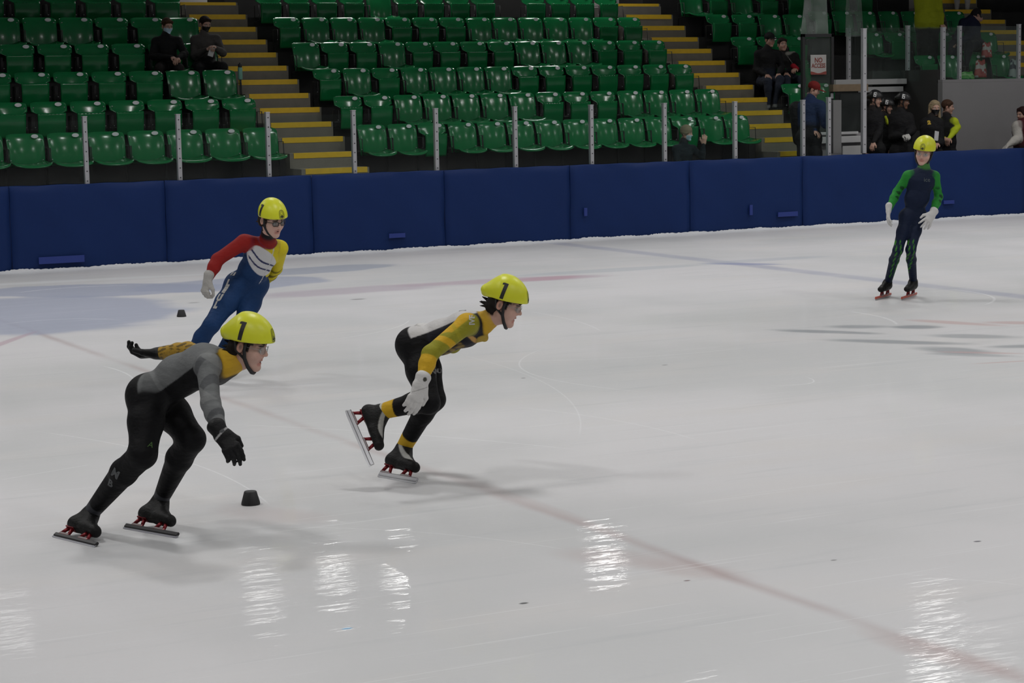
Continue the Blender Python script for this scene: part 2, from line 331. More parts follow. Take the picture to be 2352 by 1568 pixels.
def stairs(x0, x1, i0, label, dz=0, n=12):
    e = empty('staircase', ((x0+x1)/2, 27, 0), label, 'stairs'); e['kind'] = 'structure'
    for i in range(i0, n+1):
        Y = 27.07+.4215*i; z = 1.08+.2105*i+dz; st = boxes('step', [((x0-e.location.x, Y-27, -.1), (x1-e.location.x, Y-27+.43, z))], concrete_lt, e)
        nn = boxes('step_nosing', [((x0+.06-e.location.x, Y-27-.006, z-.072), (x1-e.location.x-.03, Y-27+.05, z+.004))], nosing_m, st); nn['label'] = 'yellow step nosing'
stairs(10.97, 12.0, 0, 'grey concrete aisle steps with yellow edges between left and middle seats')
stairs(19.0, 20.02, 0, 'grey concrete aisle steps with yellow edges right of the middle seats')
stairs(26.1, 27.3, 4, 'dark aisle steps with yellow edges at the far right, behind the glass', .10)
# ---- white wall pieces and posts at the top of the aisles
boxes('wall_concourse', [((-6, 34.0, 3.5), (34, 34.1, CEIL))], white_wall)['kind'] = 'structure'
A = atY(526, 30, 33.2); tag(boxes('blue_panel', [((A.x, 33.2, 3.56), (A.x+.55, 33.35, 5.6))], pr('navy_panel', (.012, .014, .05), .6)), 'dark navy panel standing at the top of the first aisle', 'panel')
bm = bmesh.new()
for u in (1488, 1509): A = atY(u, 20, 33.0); addtube(bm, [(A.x, 33, 3.56), (A.x, 33, 4.6)], .03, 8)
A = atY(1488, 20, 33.0); B = atY(1509, 20, 33.); addtube(bm, [(A.x, 33, 4.6), (B.x, 33, 4.6)], .03, 8); addbox(bm, (B.x+.02, 32.95, 3.56), (B.x+.32, 33.05, 3.60))
tag(obj('handrail', bm, black_metal), 'black handrail at the top of the second aisle', 'handrail')
# ================================================================== seats
seat_m = pr('green_seat_plastic', (.006, .155, .044), .17, spec=.36, noise=.15, nscale=5, coat=.04)
plate_m = pr('number_plate', (.7, .7, .72), .4)
def seat_mesh(folded=False):
    """backrest shell: hollow towards the sitter, rounded top corners, a rolled rim; origin on the tier under the seat's middle, -y is the front"""
    W, z0, z1 = .225, .36, .80
    bm = bmesh.new(); nx, nz = 12, 10; V = {}
    for side in (0, 1):
        for j in range(nz+1):
            t = j/nz
            for k in range(nx+1):
                s = 2*k/nx-1; w = W*(.93+.07*t) if t < .85 else W*(.995-.045*((t-.85)/.15)**2)
                x = s*w; z = z0+(z1-z0)*t
                if folded and t < .62: x *= .60
                if t > .8: z -= .022*abs(s)**7*((t-.8)/.2)
                y = .10*t-(.035 if folded else .05)*abs(s)**2.2-.02*math.sin(t*math.pi)+(.012 if side else 0)
                if t > .93: y += .012
                V[side, j, k] = bm.verts.new((x, y, z))
    for j in range(nz):
        for k in range(nx):
            bm.faces.new((V[0, j, k], V[0, j, k+1], V[0, j+1, k+1], V[0, j+1, k])); bm.faces.new((V[1, j, k], V[1, j+1, k], V[1, j+1, k+1], V[1, j, k+1]))
    for k in range(nx): bm.faces.new((V[0, nz, k], V[0, nz, k+1], V[1, nz, k+1], V[1, nz, k])); bm.faces.new((V[0, 0, k+1], V[0, 0, k], V[1, 0, k], V[1, 0, k+1]))
    for j in range(nz): bm.faces.new((V[0, j, 0], V[0, j+1, 0], V[1, j+1, 0], V[1, j, 0])); bm.faces.new((V[0, j+1, nx], V[0, j, nx], V[1, j, nx], V[1, j+1, nx]))
    for x, z in ((-.19, .72), (.19, .72), (-.19, .45), (.19, .45)):
        y = .10*(z-.36)/.44-.055*abs(x/.225)**2.2-.022; addbox(bm, (x-.006, y-.008, z-.006), (x+.006, y+.004, z+.006), 0, 1)
    return bm
def pan_mesh(folded):
    bm = bmesh.new(); nx, ny = 12, 10; V = {}
    W = .205
    for side in (0, 1):
        for j in range(ny+1):
            t = j/ny
            for k in range(nx+1):
                s = 2*k/nx-1
                if not folded:
                    w = W+.03*math.sin(min(1, t*1.1)*math.pi*.5); y = -.02-.40*t+.05*t*t*abs(s)**3; z = .40-.02*math.sin(t*math.pi)+.05*abs(s)**2.5*(1-t*.3)-(.035*max(0, (t-.8)/.2)**2)-.018*side
                    x = s*w*(1-.1*max(0, t-.85)/.15*abs(s))
                else:
                    w = W*(.84-.03*t); x = s*w
                    z = .645-.33*t; y = -.085+.035*t-.012*math.sin(t*math.pi)-(0 if side else .03)
                V[side, j, k] = bm.verts.new((x, y, z))
    for j in range(ny):
        for k in range(nx):
            bm.faces.new((V[0, j, k], V[0, j, k+1], V[0, j+1, k+1], V[0, j+1, k])); bm.faces.new((V[1, j, k], V[1, j+1, k], V[1, j+1, k+1], V[1, j, k+1]))
    for k in range(nx): bm.faces.new((V[0, ny, k], V[0, ny, k+1], V[1, ny, k+1], V[1, ny, k])); bm.faces.new((V[0, 0, k+1], V[0, 0, k], V[1, 0, k], V[1, 0, k+1]))
    for j in range(ny): bm.faces.new((V[0, j, 0], V[0, j+1, 0], V[1, j+1, 0], V[1, j, 0])); bm.faces.new((V[0, j+1, nx], V[0, j, nx], V[1, j, nx], V[1, j+1, nx]))
    if folded:   # slotted hinge band across the top of the folded pan
        for q in range(7): addbox(bm, (-.15+.045*q, -.12, .628), (-.125+.045*q, -.105, .634))
    return bm
def make_seat(folded):
    e = empty('stadium_seat'); obj('backrest', seat_mesh(folded), [seat_m, alu], e, True); obj('seat_pan', pan_mesh(folded), seat_m, e, True)
    for s in (-1, 1):   # side frames: arm loop and foot
        x = s*.2355; bm = bmesh.new()
        addtube(bm, [(x, .02, .0), (x, .03, .60), (x, -.16, .60), (x, -.18, .36), (x, .03, .34)], .0065, 6); obj('side_frame', bm, black_metal, e)
    bm = bmesh.new(); lathe(bm, [(.03, 0), (.032, .001), (.03, .004)], 16)
    for v in bm.verts: v.co = Vector((v.co.x*1.35, v.co.y*.85, v.co.z)); 
    bmesh.ops.rotate(bm, verts=bm.verts, cent=(0, 0, 0), matrix=Matrix.Rotation(math.radians(84), 3, 'X')); bmesh.ops.translate(bm, verts=bm.verts, vec=(.12, .048, .762))
    obj('number_plate', bm, plate_m, e)
    return e
SEATS = {'D': make_seat(False), 'U': make_seat(True)}; _used = {'D': False, 'U': False}
def place_seat(st, x, k, dz, label, group, sc=1., rz=0):
    if _used[st]: o = copy_tree(SEATS[st])
    else: o = SEATS[st]; _used[st] = True
    o.location = (x, T_Y0+DY*k+.77, T_Z0+DZ*k+dz); o.rotation_euler = (0, 0, rz); o.scale = (sc, 1, 1); tag(o, label, 'seat', group)
    for ch in o.children: pass
def seat_row(states, xs, k, dz, block, sc=1., frm='left'):
    for j, (s, x) in enumerate(zip(states, xs)):
        if s == '.': continue
        st = 'pan folded up' if s == 'U' else 'pan down'
        place_seat(s, x, k, dz, f'green seat, {st}, {ORD[j]} from {frm} in {ORD[k]} row, {block}', f'green seats of the {block}', sc)
left = {0: 'DDDDDDDD', 1: 'UUUUUUU', 2: 'DDUUUUU', 3: 'DDUUUUU', 4: 'DUUDDDD', 5: 'UUUUUU'}
for k, s in left.items():
    xs = [10.585+.018*k-.555*j for j in range(len(s))]
    seat_row(s, xs, k, 0, 'left block', 1.14, 'the aisle')
mid = ['DDUDDDDDDDDUDD', 'UUDDDDDUUUDDDD', 'UDUDDDDUUUUUUU', 'DUUDUUUUDDDUUU', 'UDDDUUUDDDDDUU', 'UUUUDUUUU.UUUU']
for k, s in enumerate(mid):
    x0 = [12.416, 12.423, 12.456, 12.467, 12.506, 12.53][k]-.12
    seat_row(s, [x0+.485*j for j in range(14)], k, 0, 'middle block', 1., 'left')
seat_row('UU', [20.33, 20.86], 1, .06, 'right block', 1.08)
seat_row('UU', [20.47, 21.0], 2, .06, 'right block', 1.08)
seat_row('UUU', [20.47, 21.0, 21.53], 3, .05, 'right block', 1.08)
seat_row('UUDD', [20.51, 21.05, 21.6, 22.14], 4, .05, 'right block', 1.08)
seat_row('DUDU', [20.47, 21.0, 21.55, 22.1], 5, .06, 'right block', 1.08)
seat_row('UUDU', [22.7, 23.2, 23.74, 24.26], 5, .11, 'far right block', 1.)
seat_row('UDUD', [23.74, 24.25, 24.84, 25.43], 2, .10, 'far right block', 1.)
seat_row('DUUUDD', [23.22, 23.74, 24.26, 24.82, 25.35, 25.85], 3, .11, 'far right block', 1.)
seat_row('UDDDDDD', [22.69, 23.2, 23.72, 24.25, 24.77, 25.29, 25.8], 4, .11, 'far right block', 1.)
# ================================================================== right side: gate, tunnel, grey wall
def text_mesh(s, size, extrude=0., bold=.0, align='CENTER'):
    cu = bpy.data.curves.new('t', 'FONT'); cu.body = s; cu.size = size; cu.extrude = extrude; cu.offset = bold; cu.align_x = align; cu.align_y = 'CENTER'; cu.resolution_u = 3
    o = bpy.data.objects.new('t', cu); C.objects.link(o); dg = bpy.context.evaluated_depsgraph_get(); me = bpy.data.meshes.new_from_object(o.evaluated_get(dg))
    bpy.data.objects.remove(o); bpy.data.curves.remove(cu); me.materials.clear(); return me
WY = 27.4
c1 = atY(2165, 190, WY)
tag(boxes('wall_grey', [((c1.x, WY, 0), (34, WY+.12, c1.z)), ((c1.x-.0, WY+.0, c1.z), (34, WY+.14, c1.z+.05))], grey_wall, None, .004), 'plain grey wall behind the boards at the right edge', 'wall', kind='structure')
c2 = atY(2085, 190, 28.62)
side_m = pr('shaded_side_wall', (.035, .034, .033), .8, noise=.2, nscale=3)  # the tunnel's shade is put into this wall colour, side and back
tag(boxes('wall_tunnel', [((c1.x, WY+.12, 0), (c1.x+.12, 28.62, 2.33)), ((c1.x-.6, 28.5, 0), (c1.x+.12, 28.62, 2.33))], side_m), 'shaded side wall of the tunnel opening', 'wall', kind='structure')
# tunnel head beams
b0, b1 = atY(1920, 186, 28.3), atY(2083, 186, 28.3)
e = empty('tunnel_header', (b0.x, 28.3, 2.0), 'white painted header beams over the tunnel opening behind the waiting skaters', 'beam')
hz = atY(2000, 190, 28.3).z-2.0
boxes('beam', [((0, 0, hz-.03), (b1.x-b0.x, .12, hz+.06))], white_paint, e, .005); 
boxes('beam', [((.55, .03, hz-.16), (b1.x-b0.x-.05, .12, hz-.07))], white_paint, e, .005)
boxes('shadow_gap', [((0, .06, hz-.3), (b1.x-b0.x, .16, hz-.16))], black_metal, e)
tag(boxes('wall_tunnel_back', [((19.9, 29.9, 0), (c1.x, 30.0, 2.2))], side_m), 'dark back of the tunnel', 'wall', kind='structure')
q0, q1 = atY(2043, 212, 29.88), atY(2064, 238, 29.88)
tag(boxes('doorway_light_patch', [((q0.x, 29.86, q1.z), (q1.x+.1, 29.88, q0.z))], pr('doorway_light_yellow', (.55, .58, .32), .7)), 'pale yellow patch standing in for the light of a doorway in the tunnel', 'light_patch')  # light of a doorway, painted as a flat pale yellow patch
def tall_post(u, v0, v1, Y, label, w=.029):
    A, B = atY(u, v0, Y), atY(u, v1, Y); return post(A.x, B.z, A.z, Y, label, w, 'tall glass posts on the right')
tall_post(1985, 67, 352, BY+.05, 'tallest grey post, left of the waiting skaters with black helmets', .034)
tall_post(1950, 66, 184, 28.36, 'grey post on the white header, left of the tallest post')
tall_post(2086, 60, 184, 28.36, 'grey post on the right end of the white header')
tall_post(2167, 64, 189, WY+.06, 'grey post at the left corner of the grey wall', .034)
tall_post(2205, 61, 186, WY+.06, 'second grey post on the grey wall', .027)
tall_post(2341, 57, 183, WY+.06, 'grey post on the grey wall near the right edge', .027)
for (u0, u1, Y, v0, v1, lb) in ((2088, 2164, 28.0, 62, 185, 'clear glass pane between header and grey wall'), (2172, 2201, WY+.07, 63, 188, 'narrow clear glass pane at the left end of the grey wall'), (2209, 2337, WY+.07, 60, 185, 'wide clear glass pane on the grey wall'), (1955, 2082, 28.37, 64, 184, 'clear glass pane on the white header')):
    A, B = atY(u0, v0, Y), atY(u1, v1, Y); e = empty('glass_screen', (A.x, Y, B.z), lb, 'glass screen', 'tall glass panes on the right'); boxes('pane', [((0, -.006, 0), (B.x-A.x, .006, A.z-B.z))], glass_mat('g2', (.9, .96, .94), .03, .015), e)
# bench box left of the tallest post
GY = 26.6
haze = glass_mat('hazy_glass', (.78, .86, .82), .04, .025)
A, B = atY(1841, 78, GY), atY(1913, 78, GY); zt = A.z; zb = .8
e = empty('glass_gate', (A.x, GY, zb), 'tall glass gate with black frame and a NO ACCESS sign beside the stairs', 'gate')
wd = B.x-A.x
boxes('gate_frame', [((0, -.03, 0), (.05, .03, zt-zb)), ((wd-.05, -.03, 0), (wd, .03, zt-zb)), ((0, -.03, zt-zb-.05), (wd, .03, zt-zb)), ((.05, -.03, .9-.8), (wd-.05, .03, .16))], black_metal, e, .004)
boxes('gate_glass', [((.05, -.008, .16), (wd-.05, .008, zt-zb-.05))], haze, e)
boxes('gate_hinge', [((wd-.07, -.045, 1.9-.8), (wd-.02, -.03, 1.98-.8)), ((wd-.07, -.045, 1.3-.8), (wd-.02, -.03, 1.38-.8))], alu, e, .003)
s0, s1 = atY(1861, 126, GY-.03), atY(1897, 168, GY-.03)
e = empty('warning_sign', (s0.x, GY-.04, s1.z), 'white sign with red words NO ACCESS on the glass gate', 'sign')
sw, sh = s1.x-s0.x, s0.z-s1.z
red_m = pr('sign_red', (.17, .03, .02), .6); boxes('sign_board', [((0, 0, 0), (sw, .008, sh))], pr('sign_white', (.3, .29, .275), .6), e, .002)
bm = bmesh.new(); n = 12
pts = [(sw*k/n, .03+.03*math.cos(math.pi*k/n*2)*.5+.0) for k in range(n+1)]
vs = [bm.verts.new((x, -.004, z-.015)) for x, z in pts]+[bm.verts.new((x, -.004, -.02)) for x, z in pts][::-1]; bm.faces.new(vs); r_ = bmesh.ops.extrude_face_region(bm, geom=bm.faces[:]); bmesh.ops.translate(bm, verts=[v for v in r_['geom'] if isinstance(v, bmesh.types.BMVert)], vec=(0, .003, 0))
obj('red_band', bm, red_m, e)
for s_, z, sz in (('NO', .70, .105), ('ACCESS', .40, .095)):
    me = text_mesh(s_, sz, .001, .002); 
    for v in me.vertices: v.co = Vector((v.co.x*(.78 if s_ != 'NO' else .9)+sw/2, -.002+v.co.z, v.co.y+sh*z))
    link('lettering', me, red_m, e)
# plexi sheets above the gate
A0, B0, A1, B1 = atY(1852, -40, GY+.05), atY(1897, -40, GY+.05), atY(1840, 78, GY), atY(1903, 78, GY)
def sheet(name, P, mat, label, cat, th=.012):
    bm = bmesh.new(); f = [bm.verts.new(p) for p in P]; b_ = [bm.verts.new(p+Vector((0, th, 0))) for p in P]
    bm.faces.new(f); bm.faces.new(b_[::-1])
    for i in range(4): bm.faces.new((f[i], b_[i], b_[(i+1) % 4], f[(i+1) % 4]))
    return tag(obj(name, bm, mat), label, cat)
hz2 = glass_mat('milky_plexi', (.66, .74, .68), .03, .09)
sheet('plexi_screen', [A1, B1, B0, A0], hz2, 'milky tapering plexiglass screen above the NO ACCESS gate', 'screen')
A0, B0, A1, B1 = atY(1946, -40, 28.2), atY(1976, -40, 28.2), atY(1942, 84, 28.2), atY(1984, 84, 28.2)
sheet('plexi_screen', [A1, B1, B0, A0], glass_mat('milky_plexi2', (.72, .8, .76), .03, .06), 'faint plexiglass screen rising behind the tallest post', 'screen')
# box parts: dark glass, sill, lower panels, wide grey post
A, B = atY(1912, 230, BY+.12), atY(1931, 352, BY+.12)
tag(boxes('gate_jamb', [((A.x, BY+.10, B.z), (B.x, BY+.2, A.z))], pr('jamb_grey', (.12, .12, .12), .5), None, .005), 'broad grey gate jamb gripped by the man in red cap', 'gate jamb')
e = empty('bench_box', (19.0, 26.4, 0), 'white-sided bench box with dark glass between the gate and the tallest post', 'bench box')
A, B = atY(1880, 322, 26.4), atY(1981, 322, 26.4); x0, x1 = A.x-19, B.x-19; zs = atY(1950, 302, 26.4).z
boxes('side_panel', [((x0-.1, .02, 0), (x1, .1, zs-.02))], grey_wall, e); boxes('sill', [((x0, -.03, zs-.04), (x1-.1, .1, zs)), ((x0, -.06, zs-.17), (x1, .1, zs-.07))], white_paint, e, .006)
boxes('kick_panel', [((x0+.45, -.02, zs-.75), (x1-.02, .02, zs-.22))], white_paint, e, .01)
A = atY(1930, 215, 26.4); boxes('dark_glass', [((A.x-19, .0, zs), (x1, .012, A.z))], glass_mat('dark_glass', (.45, .5, .5), .05, .02), e)
A, B = atY(1905, 203, 26.6), atY(1985, 203, 26.6)
tag(boxes('wooden_lintel', [((A.x, 26.5, A.z-.05), (B.x, 26.62, A.z+.06))], pr('old_wood', (.14, .1, .06), .7, noise=.3, nscale=14)), 'weathered wooden lintel above the bench box', 'lintel')
# bench-area floor behind the boards, right part
tag(boxes('bench_floor', [((19.0, BY+.1, -.1), (34, 28.9, .22))], concrete), 'concrete floor of the bench area', 'floor', kind='structure')
# ================================================================== small things
cone_m = pr('black_rubber', (.012, .012, .013), .6)
for (u, v, lb) in ((576, 1158, 'black rubber track marker on the ice right of the grey-black skater'), (417, 727, 'black rubber track marker on the ice left of the skater with red sleeve')):
    P = atZ(u, v); bm = bmesh.new(); r = 22/4778*depth_of(P) if v > 1000 else 11/4778*depth_of(P)
    lathe(bm, [(r*.96, 0), (r, .004), (r*.97, .012), (r*.66, r*1.36), (r*.6, r*1.42), (r*.2, r*1.42)], 28)
    o = obj('track_marker', bm, cone_m); o.location = P; tag(o, lb, 'track marker', 'track markers')
# bottle on the seat back
P = atY(552, 178, 29.42); bm = bmesh.new(); lathe(bm, [(.03, 0), (.034, .01), (.034, .16), (.028, .18)], 16)
e = empty('water_bottle', (P.x, P.y, P.z-.0), 'pale green water bottle with dark cap beside the first aisle steps', 'bottle'); obj('bottle_body', bm, pr('bottle_green', (.18, .4, .33), .35), e)
bm = bmesh.new(); lathe(bm, [(.028, .18), (.03, .182), (.028, .225), (.014, .235), (.012, .25)], 14); obj('cap', bm, black_metal, e)
e.location.z = P.z-.03
boxes('bottle_holder', [((-.012, -.012, -.3), (.012, .012, 0))], black_metal, e)
# gift bags and pouch on the far right seats
def bag(u, v, Y, w, h, col, col2, lb):
    P = atY(u, v, Y); bm = bmesh.new(); nx, nz = 8, 8; G = {}
    for s in (-1, 1):
        for j in range(nz+1):
            for k in range(nx+1):
                a = 2*k/nx-1; t = j/nz; x = a*w/2*(1-.25*t*t+.06*math.sin(7*t)); y = s*(.07*(1-t*.85)*(1-a**4)**.5+.004)+.01*math.sin(9*a+5*t); z = h*t*(1-.06*math.sin(5*a+1))
                G[s, j, k] = bm.verts.new((x, y, z))
    for s in (-1, 1):
        for j in range(nz):
            for k in range(nx):
                f = bm.faces.new((G[s, j, k], G[s, j, k+1], G[s, j+1, k+1], G[s, j+1, k])); f.smooth = True; f.material_index = 1 if (j in (4, 5)) or (k+j) % 7 == 0 else 0
    for j in range(nz):
        for k in (0, nx): bm.faces.new((G[-1, j, k], G[-1, j+1, k], G[1, j+1, k], G[1, j, k]))
    for k in range(nx):
        for j in (0, nz): bm.faces.new((G[-1, j, k], G[-1, j, k+1], G[1, j, k+1], G[1, j, k]))
    o = obj('gift_bag', bm, [pr('bag'+lb[:6], col, .4, noise=.2), pr('bagb'+lb[:6], col2, .4)]); o.location = P; tag(o, lb, 'bag')
bag(2252, 178, 29.0, .26, .30, (.35, .05, .04), (.45, .42, .4), 'red and white gift bag on the front row seats behind the grey wall')
bag(2266, 132, 29.25, .22, .26, (.3, .02, .02), (.05, .2, .06), 'red and green stuffed gift bag propped above the other gift bag')
bag(2222, 182, 28.95, .30, .13, (.06, .35, .05), (.25, .5, .2), 'bright green pouch lying on a seat by the gift bags')
bag(2330, 180, 29.0, .24, .33, (.3, .36, .34), (.02, .03, .05), 'pale bag with dark bottom on the rightmost front seat')

# ---- shaved snow lying along the foot of the boards
bm = bmesh.new(); n = 900; rows = []
for i in range(n+1):
    x = 5.5+18.5*i/n; h_ = .010+.010*math.sin(x*3.1)*math.sin(x*7.7+1)+.012*rng.random(); w_ = .03+.03*rng.random()+.015*math.sin(x*2.3)
    rows.append([bm.verts.new(p) for p in ((x, BY-.049, h_+.008), (x, BY-.055, h_+.006), (x, BY-.07-w_*.3, h_*.5+.003*rng.random()), (x, BY-.10-w_*2, .0004))])
for i in range(n):
    for k in range(3): bm.faces.new((rows[i][k], rows[i][k+1], rows[i+1][k+1], rows[i+1][k])).smooth = True
tag(obj('ice_shavings', bm, pr('snow', (.62, .63, .65), .8, noise=.05, nscale=20)), 'white ice shavings lying along the foot of the blue pads', 'snow', kind='stuff')
# ================================================================== people: smooth bodies grown from a skeleton
V3 = lambda p: np.array(p, float)
def unit(v): v = V3(v); return v/np.linalg.norm(v)
class Body:
    """limbs and masses as round cones and ellipsoids, melted together and meshed as one continuous surface"""
    def __init__(s): s.P = []
    def seg(s, a, b, ra, rb, col, ax=None, ws=1., k=.025, lab='', op='add'):
        s.P.append(dict(t='seg', a=V3(a), b=V3(b), ra=ra, rb=rb, col=V3(col), ax=None if ax is None else unit(ax), ws=ws, k=k, lab=lab, op=op)); return s
    def ball(s, c, r, col, k=.02, lab='', op='add'): return s.seg(c, V3(c)+1e-5, r, r, col, k=k, lab=lab, op=op)
    def ell(s, c, rad, col, M=None, k=.02, lab='', op='add'):
        s.P.append(dict(t='ell', c=V3(c), rad=V3(rad), M=np.eye(3) if M is None else np.array(M, float), col=V3(col), k=k, lab=lab, op=op)); return s
    @staticmethod
    def dist(p, Q):
        if p['t'] == 'seg':
            q = Q-p['a']; ab = p['b']-p['a']; L = max(ab@ab, 1e-12); t = np.clip(q@ab/L, 0, 1); r = q-t[..., None]*ab
            if p['ax'] is not None: c = r@p['ax']; r = r-c[..., None]*p['ax']*(1-1/p['ws'])
            return np.sqrt((r*r).sum(-1))-(p['ra']+(p['rb']-p['ra'])*t)
        q = (Q-p['c'])@p['M']; return (np.sqrt(((q/p['rad'])**2).sum(-1))-1)*p['rad'].min()
    def bound(s, p):
        if p['t'] == 'seg':
            r = max(p['ra'], p['rb'])*max(1, p['ws']); return np.minimum(p['a'], p['b'])-r, np.maximum(p['a'], p['b'])+r
        e = np.sqrt(((p['M']*p['rad'])**2).sum(1)); return p['c']-e, p['c']+e
    def mesh(s, h, post=None):
        add = [p for p in s.P if p['op'] == 'add']
        mg = 3*h+max(p['k'] for p in add)*.35; lo = np.min([s.bound(p)[0] for p in add], 0)-mg; hi = np.max([s.bound(p)[1] for p in add], 0)+mg
        n = np.ceil((hi-lo)/h).astype(int)+1; F = np.full(n, 1., np.float32)
        for p in s.P:
            m = p['k']+2.5*h; b0, b1 = s.bound(p)
            i0 = np.maximum(np.floor((b0-m-lo)/h).astype(int), 0); i1 = np.minimum(np.ceil((b1+m-lo)/h).astype(int)+1, n)
            if (i1 <= i0).any(): continue
            G = np.stack(np.meshgrid(*[lo[a]+h*np.arange(i0[a], i1[a]) for a in range(3)], indexing='ij'), -1)
            d = s.dist(p, G).astype(np.float32); sl = tuple(slice(i0[a], i1[a]) for a in range(3)); f = F[sl]; k = max(p['k'], 1e-4)
            if p['op'] == 'add': hh = np.clip(.5+.5*(f-d)/k, 0, 1); F[sl] = f*(1-hh)+d*hh-k*hh*(1-hh)
            else: hh = np.clip(.5-.5*(f+d)/k, 0, 1); F[sl] = f*(1-hh)-d*hh+k*hh*(1-hh)
        if post is not None:
            G = np.stack(np.meshgrid(*[lo[a]+h*np.arange(n[a]) for a in range(3)], indexing='ij'), -1); F = post(F, G)
        return nets(F, lo, h)
    def colors(s, V, blur=.0025):
        D = np.stack([s.dist(p, V) for p in s.P if p['op'] == 'add'], 1); C_ = np.stack([p['col'] for p in s.P if p['op'] == 'add'])
        w_ = np.exp(-(D-D.min(1, keepdims=True))/blur); w_ /= w_.sum(1, keepdims=True); return w_@C_
def nets(F, lo, h):
    n = F.shape; strides = np.array([n[1]*n[2], n[2], 1]); ins = F < 0; cid = []; pts = []; quads = []
    for a in range(3):
        b, c = (a+1) % 3, (a+2) % 3
        s0 = [slice(None)]*3; s1 = [slice(None)]*3; s0[a] = slice(0, -1); s1[a] = slice(1, None)
        A, B = ins[tuple(s0)], ins[tuple(s1)]; I = np.argwhere(A != B)
        I = I[(I[:, b] > 0) & (I[:, c] > 0) & (I[:, b] < n[b]-1) & (I[:, c] < n[c]-1)]
        J = I.copy(); J[:, a] += 1; f0 = F[tuple(I.T)]; f1 = F[tuple(J.T)]; t = f0/(f0-f1)
        P = I.astype(float); P[:, a] += t; ids = []
        for db, dc in ((-1, -1), (0, -1), (0, 0), (-1, 0)):
            q = I.copy(); q[:, b] += db; q[:, c] += dc; k = q@strides; ids.append(k); cid.append(k); pts.append(P)
        Q = np.stack(ids, 1); fl = f0 > 0; Q[fl] = Q[fl][:, ::-1]; quads.append(Q)
    cid = np.concatenate(cid); pts = np.concatenate(pts); u, inv = np.unique(cid, return_inverse=True)
    cnt = np.bincount(inv); V = np.stack([np.bincount(inv, pts[:, i])/cnt for i in range(3)], 1)
    Q = np.searchsorted(u, np.concatenate(quads)); return lo+V*h, Q
def sstep(x, a, b): t = np.clip((x-a)/(b-a), 0, 1); return t*t*(3-2*t)
def put(col, mask, c): return col*(1-mask[:, None])+V3(c)*mask[:, None]
def surf_obj(name, parts, mats, parent=None):
    """parts: list of (V, Q, colours, material index); one mesh"""
    VV, QQ, CC, MI = [], [], [], []; n = 0
    for V, Q, c, mi in parts: VV.append(V); QQ.append(Q+n); CC.append(c); MI.append(np.full(len(Q), mi)); n += len(V)
    V = np.concatenate(VV); Q = np.concatenate(QQ); c = np.concatenate(CC); MI = np.concatenate(MI)
    me = bpy.data.meshes.new(name); me.vertices.add(len(V)); me.vertices.foreach_set('co', V.astype(np.float32).ravel())
    me.loops.add(len(Q)*4); me.loops.foreach_set('vertex_index', Q.astype(np.int32).ravel())
    me.polygons.add(len(Q)); me.polygons.foreach_set('loop_start', np.arange(0, len(Q)*4, 4, dtype=np.int32)); 
    try: me.polygons.foreach_set('loop_total', np.full(len(Q), 4, np.int32))
    except Exception: pass
    me.update(calc_edges=True); me.validate()
    at = me.color_attributes.new('Col', 'FLOAT_COLOR', 'POINT'); at.data.foreach_set('color', np.concatenate([np.clip(c, 0, 1), np.ones((len(c), 1))], 1).astype(np.float32).ravel())
    me.polygons.foreach_set('material_index', MI.astype(np.int32)); 
    return link(name, me, mats, parent, True)
suit_m = cloth_mat('suit_cloth', .62, .14, .3, 22)
loose_m = cloth_mat('jacket_cloth', .8, .2, .6, 14)
skin_m = cloth_mat('skin', .5, .35, .05, 80)
shell_m = cloth_mat('helmet_shell', .38, .4, 0, 5)
leather_m = cloth_mat('leather', .55, .2, .2, 60)
blackstrap = pr('black_strap', (.008, .008, .009), .7)
BLK = (.0042, .0042, .005); WHT = (.55, .54, .53)
RH = unit((F_[1], -F_[0], 0)); TH = -unit((F_[0], F_[1], 0))        # to the viewer's right, and towards the viewer
def frame(yaw, pitch=0, roll=0):
    """columns right, forward, up. yaw 0 = facing the photo's right, 90 = facing the viewer; pitch > 0 looks down"""
    a, p, r = map(math.radians, (yaw, pitch, roll)); fh = math.cos(a)*RH+math.sin(a)*TH; x = np.cross(fh, (0, 0, 1)); f = math.cos(p)*fh-math.sin(p)*V3((0, 0, 1)); u = np.cross(x, f)
    x2 = x*math.cos(r)+u*math.sin(r); u2 = u*math.cos(r)-x*math.sin(r); return np.stack([x2, f, u2], 1)
